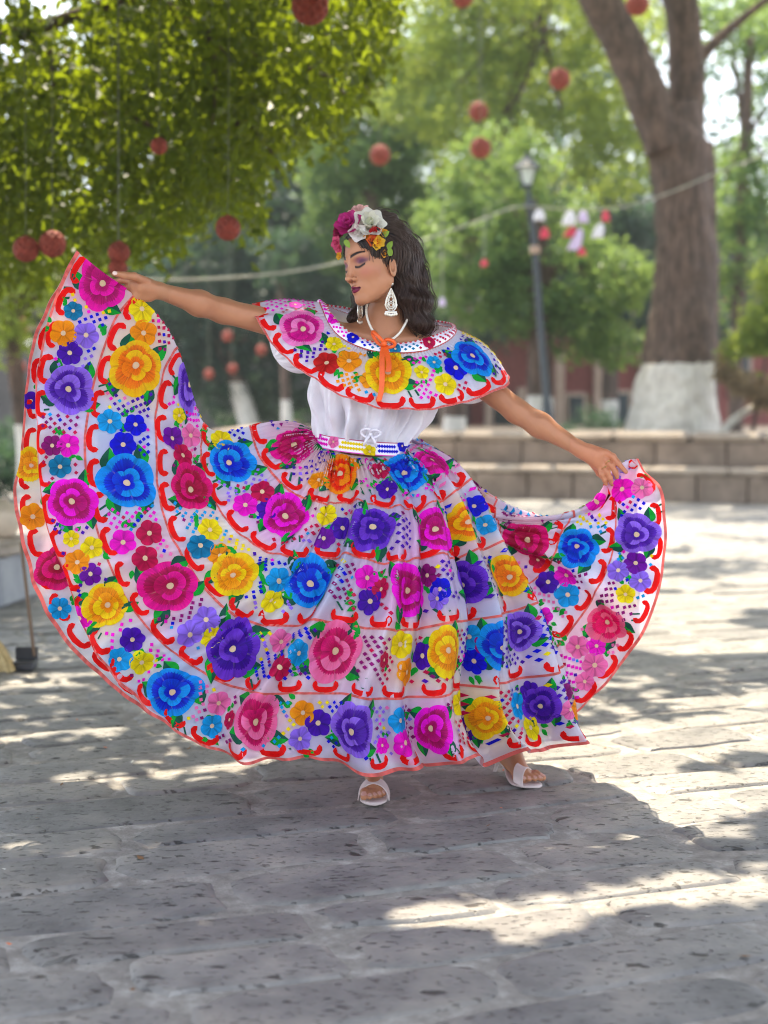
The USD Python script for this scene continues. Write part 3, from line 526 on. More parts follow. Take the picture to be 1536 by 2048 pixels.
def tassel(px_, py_, w, h, mat, name, lab, lean=0):
    w, h = w * .86, h * .86; t = thing('paper_tassel', lab, 'tassel', group='paper tassels under the cord line'); d = 19.55; top = P(px_, py_ - h / 2 - 6, d); s = d / F; ps = []
    n = 14; a = np.linspace(0, 2 * np.pi, n, endpoint=False); R = [.18, .42, .5, .5]; Z = [h * .5, h * .2, -h * .2, -h * .5]
    V = np.vstack([np.column_stack([(R[k] * w * (1 + .12 * np.cos(7 * a)) * np.cos(a) + lean * (h * .5 - Z[k]) / h) * s, R[k] * w * .8 * np.sin(a) * s, np.full(n, Z[k] * s) + (.10 * h * s * (np.arange(n) % 2) if k == 3 else 0)]) for k in range(4)])
    i = np.arange(3)[:, None] * n; j = np.arange(n)[None]; f = np.stack([i + j, i + n + j, i + n + (j + 1) % n, i + (j + 1) % n], -1).reshape(-1, 4); put('fringe', V + P(px_, py_, d), f, mat, t, smooth=True)
    up = min(cpts, key=lambda q: abs(pix(q)[0] - px_)); v, f = tube(np.array([P(px_, py_ - h * .48, d), P(px_ + 2, np.interp(px_, [1065, 1180, 1290], [414, 421, 403]), d + .05)]), .006, 5); put('string', v, f, 'cord', t)
for q in ((1078, 430, 24, 26, 'paper_white', '', 'white paper tassel next to the lamp post'), (1140, 437, 28, 34, 'paper_white', '', 'broad white paper tassel right of the red one by the lamp', -4), (1166, 434, 22, 28, 'paper_lilac', '', 'pale lilac paper tassel in the middle of the row'), (1211, 432, 17, 26, 'paper_red', '', 'red paper tassel at the right end of the row'),
          (1089, 466, 20, 26, 'paper_red', '', 'red paper tassel hanging below the lamp side white one'), (1144, 464, 26, 24, 'paper_red', '', 'wide red paper tassel under the broad white one', -6), (1160, 480, 26, 50, 'paper_lilac', '', 'long lilac white paper tassel hanging lowest but one', -14), (1163, 503, 18, 20, 'paper_red', '', 'small red paper tassel lowest of the row'), (1201, 462, 24, 34, 'paper_white', '', 'white paper tassel below the right end red one', -8),
          (968, 526, 15, 16, 'paper_red', '', 'lone small red paper tassel left of the lamp'), (884, 604, 14, 20, 'paper_lilac', '', 'lone lilac paper tassel low beside the hair')): tassel(*q)
BALLS = [(620, 12, 37, 'large clay red ball cut by the top edge above the headband'), (925, -6, 21, 'clay red ball half out of the top edge right of centre'), (1275, 8, 23, 'clay red ball hanging at the top in the fork of the big tree'), (1119, 158, 21, 'clay red ball hanging above the street lamp'),
         (957, 223, 19, 'upper ball of the close pair right of the headband'), (961, 296, 21, 'lower ball of the close pair right of the headband'), (917, 354, 16, 'small clay red ball just below the close pair'), (760, 310, 20, 'clay red ball straight above the white peony'),
         (318, 292, 17, 'clay red ball half hidden in the hanging leaves'), (456, 456, 25, 'clay red ball hanging clear under the leaves left of the headband'), (105, 488, 27, 'right ball of the dark pair above the skirt tip'), (52, 498, 26, 'left ball of the dark pair near the left edge'), (238, 505, 22, 'clay red ball behind the lifted skirt tip'), (236, 536, 19, 'clay red ball just above the raised hand'),
         (37, 652, 19, 'clay red ball near the left edge beside the skirt'), (36, 735, 16, 'lowest clay ball at the left edge beside the skirt'), (28, 990, 14, 'orange clay ball low at the left behind the hem'),
         (523, 700, 11, 'dim far red ball right of the arm in the shade'), (455, 672, 11, 'dim far red ball below the raised forearm'), (418, 748, 10, 'dim far red ball beside the top of the skirt'), (465, 737, 10, 'dim far red ball low in the dark tree')]
def ball_mesh(seed):
    m = trimesh.creation.icosphere(4); v = np.array(m.vertices); d = meshkit.fbm(v * 5 + seed, 3) - .5; lat = np.cos(9 * np.arctan2(v[:, 1], v[:, 0])) * np.cos(9 * np.arcsin(np.clip(v[:, 2], -1, 1)))
    return v * (1 + .05 * d - .13 * np.clip(lat, 0, 1) ** .7)[:, None], np.array(m.faces)
BV = ball_mesh(1)
for x, y, r, lab in BALLS:
    d = min(375.0 / r, 27); d = 7.25 if (x < 640 and y < 560 and r > 15) else d; R = r * d / F; c = P(x, y, d); t = thing('clay_ball', lab, 'ball', group='clay red balls hanging from cords')
    put('globe', BV[0] * R + c, BV[1], 'clay_red', t, smooth=True); top = c + [0, 0, R]
    ctop = np.array([c[0] + .02, c[1], max(c[2] + 1.2, HC + .30 * d + .3)]); v, f = tube(np.array([top, (top + ctop) / 2, ctop]), .0017 * max(1, d / 7), 5); put('cord', v, f, 'ball_cord', t)
    m = trimesh.creation.torus(R * .16, R * .035, major_sections=16, minor_sections=6); put('rim', np.array(m.vertices) + top + [0, 0, R * .0], m.faces, 'clay_red', t, smooth=True)
# ---------------------------------------------------------------- embroidery helpers (a cloth is a grid of points; motifs are stitched pieces that lie on it)
rng = np.random.default_rng(7)
WHITE = np.array([0.85, 0.81, 0.93])
RC = {'mag': ((.80, .02, .40), (.42, .008, .15)), 'pur': ((.17, .07, .52), (.05, .01, .27)), 'lav': ((.31, .18, .70), (.07, .02, .30)),
      'blu': ((.02, .30, .72), (.015, .03, .50)), 'org': ((.95, .55, .05), (.90, .22, .02)), 'yel': ((.93, .64, .05), (.90, .33, .02)),
      'pnk': ((.92, .24, .42), (.52, .02, .12)), 'crm': ((.66, .06, .20), (.34, .008, .055)), 'mgc': ((.70, .02, .28), (.40, .01, .09)),
      'red': ((.92, .32, .03), (.85, .07, .02)), 'cor': ((.92, .22, .32), (.82, .03, .16)), 'fmg': ((.86, .02, .62), (.40, .01, .12)), 'pmg': ((.90, .30, .56), (.55, .02, .22))}
SC = {'yel': (.93, .74, .05), 'org': (.95, .36, .02), 'mag': (.86, .02, .56), 'pur': (.08, .012, .36), 'lav': (.32, .20, .74), 'blu': (.02, .35, .70),
      'dbl': (.02, .02, .56), 'crm': (.50, .02, .10), 'dmg': (.25, .01, .16), 'dpr': (.17, .03, .32), 'tea': (.02, .21, .38), 'pnk': (.90, .25, .48), 'brk': (.50, .05, .05)}
CREAM = np.array([.80, .62, .44]); GREEN = np.array([.02, .36, .07]); DGREEN = np.array([.02, .09, .06]); REDT = np.array([.80, .045, .03]); LINE = np.array([.80, .16, .14])

class Cloth:
    """grid (NU, NV, 3); smooth copy for the metric; outward normals."""
    def __init__(s, G, coarse=None, flip=1.0):
        s.G = G; s.NU, s.NV = G.shape[:2]
        c = G if coarse is None else coarse
        s.Gu, s.Gv = np.gradient(c, axis=0), np.gradient(c, axis=1)
        gu, gv = np.gradient(G, axis=0), np.gradient(G, axis=1)
        s.N = nrm(np.cross(gv, gu)) * flip
        s.pix = pix(G)
        H = gaussian_filter1d(G, 1.5, axis=0, mode='nearest')
        s.Lu = np.concatenate([np.zeros((1, s.NV)), np.cumsum(np.linalg.norm(np.diff(H, axis=0), axis=2), axis=0)], 0); s.Lv = np.concatenate([np.zeros((s.NU, 1)), np.cumsum(np.linalg.norm(np.diff(H, axis=1), axis=2), axis=1)], 1)
    def at(s, A, u, v):
        u, v = np.broadcast_arrays(np.clip(np.asarray(u, float), 0, s.NU - 1), np.clip(np.asarray(v, float), 0, s.NV - 1))
        i = np.minimum(u.astype(int), s.NU - 2); j = np.minimum(v.astype(int), s.NV - 2); a = (u - i)[..., None]; b = (v - j)[..., None]
        return (A[i, j] * (1 - a) + A[i + 1, j] * a) * (1 - b) + (A[i, j + 1] * (1 - a) + A[i + 1, j + 1] * a) * b
    def find(s, px, py, ulo=0, uhi=None):
        uhi = uhi or s.NU
        d = np.hypot(s.pix[ulo:uhi, :, 0] - px, s.pix[ulo:uhi, :, 1] - py)
        c = np.argwhere(d < max(d.min() + 2.5, 4.0))
        dep = s.G[ulo + c[:, 0], c[:, 1], 1]
        front = c[dep < dep.min() + 0.03]
        k = np.argmin(d[front[:, 0], front[:, 1]])
        return front[k][0] + ulo, front[k][1]
    def frame(s, u, v, rot=0.0):
        su, sv = s.at(s.Gu, u, v), s.at(s.Gv, u, v)
        e1 = nrm(su); e2 = nrm(sv - e1 * (sv @ e1))
        J = np.array([[su @ e1, sv @ e1], [su @ e2, sv @ e2]])
        R = np.array([[math.cos(rot), -math.sin(rot)], [math.sin(rot), math.cos(rot)]])
        return np.linalg.inv(J + 1e-9 * np.eye(2)) @ R
    def lay(s, u0, v0, ab, Fm, lift=0.0018, side=1.0):
        """ab (n,2) metres in the local frame -> points, normals."""
        duv = ab @ Fm.T
        if len(ab) > 5:                     # follow the cloth's own length along its threads, so that pleats do not stretch a motif
            i0, j0 = int(np.clip(round(u0), 0, s.NU - 1)), int(np.clip(round(v0), 0, s.NV - 1)); ru, rv = np.linalg.norm(s.at(s.Gu, u0, v0)), np.linalg.norm(s.at(s.Gv, u0, v0))
            lv = s.Lv[i0]; v = np.interp(np.interp(v0, np.arange(s.NV), lv) + duv[:, 1] * rv, lv, np.arange(s.NV)); jr = np.clip(np.round(v).astype(int), 0, s.NV - 1); u = np.empty(len(ab))
            for j in np.unique(jr):
                q = jr == j; lu = s.Lu[:, j] + 1e-9 * np.arange(s.NU); u[q] = np.interp(np.interp(u0, np.arange(s.NU), lu) + duv[q, 0] * ru, lu, np.arange(s.NU))
        else:
            u, v = u0 + duv[:, 0], v0 + duv[:, 1]
        n = nrm(s.at(s.N, u, v)) * side
        return s.at(s.G, u, v) + n * lift, n

def ring_piece(fr0, fr1, th, c0, c1, nr=2):
    """annulus between radius functions as a grid of points with colours."""
    r0, r1 = fr0(th), fr1(th); V = []; C = []
    for k in range(nr + 1):
        t = k / nr; r = r0 + (r1 - r0) * t
        V.append(np.stack([r * np.cos(th), r * np.sin(th)], 1)); C.append(c0 + (c1 - c0) * t)
    n = len(th); f = []
    for k in range(nr):
        i = np.arange(n - 1) + k * n
        f.append(np.stack([i, i + 1, i + n + 1, i + n], 1))
    return np.vstack(V), np.vstack(f), np.vstack(C)
def join2(ps):
    n = 0; V = []; Fc = []; C = []
    for v, f, c in ps:
        V.append(v); Fc.append(f + n); C.append(c); n += len(v)
    return np.vstack(V), np.vstack(Fc), np.vstack(C)
def rose2d(scheme, rg):
    A, B = (np.array(x) for x in RC[scheme]); n = 108; th = np.linspace(0, 2 * np.pi, n + 1); nl = int(rg.integers(5, 7)); n2 = int(rg.integers(3, 5)); p1, p2, p3 = rg.uniform(0, 6.3, 3)
    jit = lambda a=0.22: (1 + a * rg.uniform(-1, 1, n))[np.r_[0:n, 0]][:, None]
    cu = lambda k, p: np.abs(np.cos(k / 2 * th + p)) if k % 2 == 0 else np.abs(np.cos(k / 2 * (th + p)))
    zz = np.where(np.arange(n + 1) % 2, 1, -1); zz[-1] = zz[0]
    wv = 1 + .05 * np.cos(2 * th + p1 * 2) + .035 * np.cos(3 * th + p2 * 3)
    r0 = .86 + .14 * cu(nl, p1) ** .55 + .03 * np.cos(2 * th + p3); r1 = .66 + .10 * cu(nl, p1) ** .8 + .05 * np.cos(3 * th + p2) + .028 * zz
    r2 = .40 + .15 * cu(n2, p2) ** .5 + .05 * np.cos(th + p1); r3 = .25 + .07 * cu(n2, p2) + .03 * np.cos(2 * th + p1) + .020 * zz
    e1_ = np.clip(cu(nl, p1) * 4.5, .25, 1)[:, None]; e2_ = np.clip(cu(n2, p2) * 3.5, .2, 1)[:, None]; gap = (np.cos(th + p3) > .55).astype(float)[:, None] * .85
    k = lambda r: (lambda t: r)
    ic = A * (1 - gap) + B * gap; vein = np.clip(1 - cu(nl, p1) * 9, 0, 1)[:, None] * .45
    cB = B * (1 - vein) + CREAM * vein; lo = .62 + .38 * e1_; li = .60 + .40 * e2_
    V, f, C = join2([ring_piece(k(r1), k(r0), th, (A * .8 + B * .2) * lo * jit(), A * 1.08 * lo * jit(.15)), ring_piece(k(r2), k(r1), th, cB * .75 * jit(.3), (B * .85 + A * .15) * jit(.3)),
                     ring_piece(k(r3), k(r2), th, ic * .85 * li * jit(), ic * 1.08 * li * jit(.15)), ring_piece(k(th * 0 + .12), k(r3), th, B * .75 * jit(.3), (B * .9 + A * .1) * jit(.3)),
                     ring_piece(k(th * 0), k(th * 0 + .12), th, CREAM * jit(.08), CREAM * .9 * jit(.08), 1)])
    off = rg.uniform(-.13, .13, 2); V = V * np.interp(np.arctan2(V[:, 1], V[:, 0]) % (2 * np.pi), th, wv)[:, None]; return V + off * np.clip(1 - np.linalg.norm(V, axis=1, keepdims=True), 0, 1), f, C
def flower2d(col, rg):
    c = np.array(col); th = np.linspace(0, 2 * np.pi, 43); ph = rg.uniform(0, 6.3); nl = rg.integers(5, 7)
    pet = np.abs(np.cos(nl / 2 * th + ph))
    lob = lambda t: .76 + .24 * np.abs(np.cos(nl / 2 * t + ph)) ** .55
    j = lambda a: (1 + a * rg.uniform(-1, 1, 42))[np.r_[0:42, 0]][:, None]
    sh = (.55 + .45 * np.clip(pet * 2.2, 0, 1))[:, None]
    return join2([ring_piece(lambda t: np.full_like(t, .18), lob, th, c * .75 * sh * j(.25), c * sh * j(.2) * 1.05), ring_piece(lambda t: t * 0, lambda t: np.full_like(t, .18), th, CREAM * j(.1), CREAM * j(.1), 1)])
def leaf2d(L, w, dark=True):
    t = np.linspace(0, 1, 7); y = w * np.sin(np.pi * t ** .8) * (1 - .2 * t); x = L * t
    up = np.stack([x, y], 1); mid = np.stack([x, y * 0], 1); dn = np.stack([x, -y], 1); i = np.arange(6)
    f = np.stack([i, i + 1, i + 8, i + 7], 1)
    g = rng.uniform(.8, 1.2, (7, 1))
    return join2([(np.vstack([mid, up]), f, np.vstack([GREEN * g, GREEN * g * .9])), (np.vstack([dn, mid]), f, np.vstack([(DGREEN if dark else GREEN) * g, (DGREEN if dark else GREEN) * g]))])
def rot2(v, a): return v @ np.array([[math.cos(a), math.sin(a)], [-math.sin(a), math.cos(a)]])
def scroll2d(L, rg):
    c = np.array([(-.43, -.17), (-.45, -.08), (-.40, .03), (-.28, .09), (0, .115), (.28, .09), (.40, .03), (.45, -.08), (.43, -.17)]) * L
    w = np.array([.095, .115, .105, .105, .112, .105, .105, .115, .095]) * L
    t = nrm(np.gradient(c, axis=0)); n = np.stack([-t[:, 1], t[:, 0]], 1)
    a, b = c + n * w[:, None], c - n * w[:, None]
    ends = [c[0] - t[0] * w[0], c[-1] + t[-1] * w[-1]]
    v = np.vstack([a, b, ends]); m = len(c); i = np.arange(m - 1)
    f = np.stack([i, i + 1, i + m + 1, i + m], 1)
    f = np.vstack([f, [[0, m, 2 * m, 2 * m]], [[m - 1, 2 * m - 1, 2 * m + 1, 2 * m + 1]]])
    return v, f, REDT * rg.uniform(.75, 1.15, (len(v), 1))
def fixwind(V, f, N):
    tri = np.vstack([f[:, [0, 1, 2]], f[:, [0, 2, 3]]]) if f.shape[1] == 4 else f
    tri = tri[(tri[:, 0] != tri[:, 1]) & (tri[:, 1] != tri[:, 2]) & (tri[:, 0] != tri[:, 2])]
    g = np.cross(V[tri[:, 1]] - V[tri[:, 0]], V[tri[:, 2]] - V[tri[:, 0]])
    bad = (g * N[tri[:, 0]]).sum(1) < 0; tri[bad] = tri[bad][:, ::-1]; return tri
def deep(c):
    c = np.asarray(c, float); g = c @ [.3, .5, .2]; return np.clip(c * 1.28 - .28 * g[:, None], .003, .95)
class Stitcher:
    def __init__(s, cloth, parent): s.c = cloth; s.p = parent; s.spots = []; s.bulk = {}
    def one(s, name, piece, u, v, rot=0, lift=.0018, side=1.0):
        ab, f, col = piece; Fm = s.c.frame(u, v, rot)
        V, N = s.c.lay(u, v, ab, Fm, lift, side)
        put(name, V, fixwind(V, f, N), 'thread', s.p, normals=N, col=deep(col))
    def many(s, key, piece, u, v, rot=0, lift=.0014, side=1.0):
        ab, f, col = piece; Fm = s.c.frame(u, v, rot)
        V, N = s.c.lay(u, v, ab, Fm, lift, side); s.bulk.setdefault(key, []).append((V, fixwind(V, f, N), deep(col), N))
    def flush(s, kind='stuff'):
        for k, L in s.bulk.items():
            n = np.cumsum([0] + [len(x[0]) for x in L])
            pr = put(k, np.vstack([x[0] for x in L]), np.vstack([x[1] + a for x, a in zip(L, n)]), 'thread', s.p, normals=np.vstack([x[3] for x in L]), col=np.vstack([x[2] for x in L]))
            if kind: tag(pr, kind=kind)
        s.bulk = {}
    def rose(s, u, v, R, scheme, side=1.0, leaves=True):
        rg = np.random.default_rng(int(u * 131 + v * 7919) % 99991)
        X = s.c.at(s.c.G, u, v)
        V, f, C = rose2d(scheme, rg); s.one('embroidered_rose', (V * R, f, C), u, v, rg.uniform(0, 6), .0034, side)
        s.spots.append((*X, R * 1.02, *RC[scheme][0]))
        if leaves:
            for a in (.75, 2.4, 3.9, 5.5):
                a += rg.uniform(-.15, .15); L = R * .82
                V, f, C = leaf2d(L, R * .30); V = rot2(V - [L * .25, 0], rg.uniform(.5, 1.1) * rg.choice([-1, 1])) + [R * .86, 0]
                s.many('embroidered_leaves', (rot2(V, a), f, C), u, v, 0, .0026, side)
            for b in (-.16, .1):
                q = np.array([(-.035, 0), (.035, 0), (.035, .3), (-.035, .3)]) * R + [b * R + R * .55, R * .98]
                s.many('embroidered_leaves', (q, np.array([[0, 1, 2, 3]]), np.tile(DGREEN * 1.3, (4, 1))), u, v, -.3, .0014, side)
    def flower(s, u, v, R, col, side=1.0, sprig=True):
        rg = np.random.default_rng(int(u * 17 + v * 3571) % 99991); X = s.c.at(s.c.G, u, v)
        V, f, C = flower2d(SC[col], rg); s.one('embroidered_blossom', (V * R, f, C), u, v, rg.uniform(0, 6), .0031, side)
        s.spots.append((*X, R * 1.0, *SC[col]))
        if sprig:
            a0 = rg.uniform(0, 6.3)
            for k in range(rg.integers(2, 4)):
                V, f, C = leaf2d(R * .72, R * .22, False); V = rot2(V, rg.uniform(-1.2, 1.2)) + [R * 1.0 + .1 * R * k, (k - 1) * R * .35]
                s.many('embroidered_leaves', (rot2(V, a0), f, C), u, v, 0, .0024, side)

# ---------------------------------------------------------------- the skirt: tier lines traced as waist, four ribbon lines and hem; one column per meridian
FR = [  # W, L1, L2, L3, L4, H pixels
 [(632,864),(500,853),(406,846),(352,695),(267,592),(152,502)], [(632,868),(505,875),(402,870),(330,735),(232,634),(108,600)],
 [(633,872),(511,895),(401,893),(316,790),(198,725),(84,690)], [(634,876),(520,915),(404,928),(311,850),(178,810),(71,785)],
 [(636,880),(532,933),(411,962),(311,905),(169,885),(72,880)], [(638,884),(546,950),(424,997),(314,965),(172,950),(79,960)],
 [(641,888),(562,968),(443,1028),(322,1015),(183,1015),(88,1030)], [(645,892),(580,983),(466,1056),(336,1058),(199,1078),(107,1095)],
 [(650,895),(600,994),(495,1080),(357,1100),(221,1135),(136,1165)], [(657,898),(618,1000),(528,1100),(388,1148),(250,1195),(160,1245)],
 [(664,901),(634,1005),(565,1113),(428,1200),(290,1250),(200,1315)], [(672,903),(650,1008),(600,1118),(475,1234),(338,1298),(260,1388)],
 [(682,906),(670,1008),(632,1117),(528,1252),(395,1338),(335,1450)], [(694,909),(694,1004),(665,1114),(585,1249),(462,1373),(420,1502)],
 [(708,911),(722,1006),(700,1113),(640,1244),(535,1388),(510,1520)], [(724,913),(752,1011),(738,1120),(690,1248),(610,1387),(600,1518)],
 [(742,914),(780,1015),(773,1127),(738,1257),(682,1388),(690,1535)], [(760,913),(806,1018),(806,1124),(785,1261),(745,1398),(770,1546)],
 [(778,909),(832,1018),(840,1115),(832,1259),(806,1398),(845,1540)], [(793,904),(858,1012),(872,1112),(880,1250),(864,1392),(905,1525)],
 [(806,899),(882,1003),(905,1115),(930,1242),(915,1382),(965,1512)], [(815,894),(903,990),(938,1108),(975,1236),(965,1372),(1030,1512)],
 [(821,890),(922,975),(967,1098),(1016,1224),(1030,1362),(1095,1500)], [(824,887),(936,962),(995,1088),(1060,1210),(1113,1338),(1147,1482)],
 [(823,884),(915,960),(965,1075),(1020,1190),(1070,1320),(1105,1460)],
 [(822,882),(930,980),(990,1120),(1045,1178),(1106,1303),(1134,1440)], [(821,880),(935,985),(1000,1100),(1075,1155),(1150,1250),(1212,1368)],
 [(821,880),(938,985),(1003,1080),(1102,1125),(1186,1195),(1268,1298)], [(821,879),(938,983),(1002,1062),(1115,1095),(1211,1148),(1306,1222)],
 [(820,879),(938,980),(1000,1050),(1120,1072),(1226,1100),(1328,1135)], [(820,878),(938,977),(997,1042),(1133,1052),(1232,1050),(1333,1050)],
 [(820,878),(938,974),(993,1037),(1143,1036),(1230,1005),(1322,975)], [(820,877),(938,972),(990,1034),(1150,1028),(1222,962),(1275,928)]]
FD = {0: (4.42,4.36,4.28,4.22,4.16), 1: (4.40,4.33,4.25,4.19,4.15), 3: (4.37,4.30,4.22,4.17,4.14), 5: (4.34,4.27,4.19,4.14,4.12), 8: (4.30,4.22,4.15,4.10,4.08),
      11: (4.27,4.19,4.12,4.08,4.06), 13: (4.25,4.17,4.11,4.07,4.05), 16: (4.22,4.15,4.10,4.06,4.05), 18: (4.23,4.16,4.11,4.07,4.06), 20: (4.27,4.20,4.15,4.12,4.12),
      22: (4.36,4.29,4.25,4.23,4.24), 23: (4.43,4.38,4.35,4.33,4.33), 24: (4.56,4.54,4.53,4.50,4.48), 25: (4.52,4.50,4.47,4.43,4.41), 28: (4.50,4.48,4.44,4.40,4.37), 32: (4.50,4.48,4.45,4.41,4.40)}
wd = lambda x, s=1: 4.45 - s * .10 * math.sqrt(max(0, 1 - ((x - 728) / 97) ** 2))
ks = sorted(FD); FDa = np.stack([np.interp(np.arange(len(FR)), ks, [FD[k][j] for k in ks]) for j in range(5)], 1)
mer = [[(*m[0], wd(m[0][0]))] + [(*m[j + 1], FDa[i, j]) for j in range(5)] for i, m in enumerate(FR)]
NF = len(FR)
backH = [(1240,1180,4.62), (1130,1370,4.85), (950,1430,5.0), (750,1430,5.05), (560,1390,4.95), (430,1380,4.6), (330,1440,4.19), (266,1405,4.17), (205,1357,4.17), (150,1305,4.17), (100,1240,4.18), (66,1165,4.19),
         (38,1060,4.20), (27,985,4.21), (38,930,4.21), (45,860,4.21), (52,760,4.21), (66,680,4.20), (100,600,4.19)]
backW = np.linspace(0.1, np.pi - .1, len(backH))
NB0 = 6                                   # from here on the cloth is the layer that shows behind the left hem
front_of = [None] * 6 + [12, 11, 10, 9, 8, 7, 6, 5, 5, 4, 3, 2, 1]
for k, h in enumerate(backH):
    w = (728 + 96 * math.cos(backW[k]), 872 - 4 * math.sin(backW[k]), 4.45 + .10 * math.sin(backW[k]))
    row = [w]
    for j, t in enumerate((.2, .4, .62, .82)):
        s = 1 - (1 - t) ** 1.5 if k < NB0 else t
        q = [w[0] + (h[0] - w[0]) * t, w[1] + (h[1] - w[1]) * (t if k >= NB0 else t), w[2] + (h[2] - w[2]) * s]
        if front_of[k] is not None:
            fm = mer[front_of[k]][j + 1]; q = [fm[0] + 6, fm[1], fm[2] + .09]
        row.append(tuple(q))
    row.append(h); mer.append(row)
mer = np.array(mer, float)
NM = len(mer); per = np.concatenate([mer, mer[:3]], 0); pre = mer[-3:]
ext = np.concatenate([pre, per], 0); ui = np.arange(-3, NM + 3)
NUS, NVS = 960, 126
# stations even in length along the third and hem lines
wp = P(ext[..., 0], ext[..., 1], ext[..., 2])
pch = PchipInterpolator(ui, wp, axis=0)
uu = np.linspace(0, NM, 4000); q = pch(uu); ln = .5 * np.linalg.norm(np.diff(q[:, 5], axis=0), axis=1) + .5 * np.linalg.norm(np.diff(q[:, 3], axis=0), axis=1) + 1e-4
cl = np.r_[0, np.cumsum(ln)]; us = np.interp(np.linspace(0, cl[-1], NUS), cl, uu)
rows = pch(us)                                               # (NUS, 6, 3)
vs = np.linspace(0, 5, NVS)
G0 = CubicSpline(np.arange(6), rows, axis=1)(vs)
G0[:, :, :] = G0
slen = np.linspace(0, cl[-1], NUS)
cloth0 = Cloth(G0)
front = us <= NF - 1
cen = np.interp(us, [0, 8, 11, 14, 23, 24, 26, 32, 33, 36, 39, NM], [.14, .22, .55, 1.3, 1.8, .5, .5, .5, .5, 1.2, .2, .1])
ph = 2 * np.pi * slen / .21 + 1.7 * np.sin(slen * 2.3) + .9 * np.sin(slen * 5.1 + 1)
fold = np.sin(ph + .75 * np.sin(ph)) + .40 * np.sin(2 * ph + 1.1) + .25 * np.sin(2.7 * ph + .5)
vv = vs[None, :] / 5
amp = .026 * vv ** .8 * cen[:, None]
gath = .0045 * np.sin(2 * np.pi * np.interp(us, [0, NM], [0, 95]) + 2 * np.sin(us * 1.3))[:, None] * np.exp(-(vs[None] / .7) ** 2) * np.clip(vs[None] * 8, 0, 1)
tierg = .0019 * np.sin(2 * np.pi * slen / .028 + 2 * np.sin(slen * 9))[:, None] * sum(np.exp(-((vs[None] - k - .12) / .13) ** 2) for k in range(1, 5)) * (.4 + cen[:, None] * .6)
hemr = .010 * np.sin(2 * np.pi * slen / .085 + 1.5 * np.sin(slen * 3))[:, None] * np.clip((vs[None] - 4.6) / .4, 0, 1) * (.3 + .7 * cen[:, None])
stepf = np.zeros(NUS)
for u0, w_, a_ in ((13.2, .35, .016), (15.3, .25, .022), (17.0, .3, -.018), (18.35, .22, .034), (19.7, .22, -.030), (20.8, .22, .034), (21.9, .25, .030), (9.5, .5, .012), (3.6, .45, .010), (27.2, .3, .016), (29.4, .35, -.014)):
    stepf += a_ * np.tanh((us - u0) / w_) * np.exp(-((us - u0) / (2.6 * w_)) ** 2)
amp = amp * 1.1; gath = gath + stepf[:, None] * np.clip(vv, 0, 1) ** .7 * 1.0
G1 = G0 + cloth0.N * (fold[:, None] * amp + gath + tierg + hemr)[..., None]
skc = Cloth(G1, coarse=gaussian_filter1d(G0, 2, axis=0, mode='wrap'))
dbg = dict(skc=skc, us=us, NF=NF)
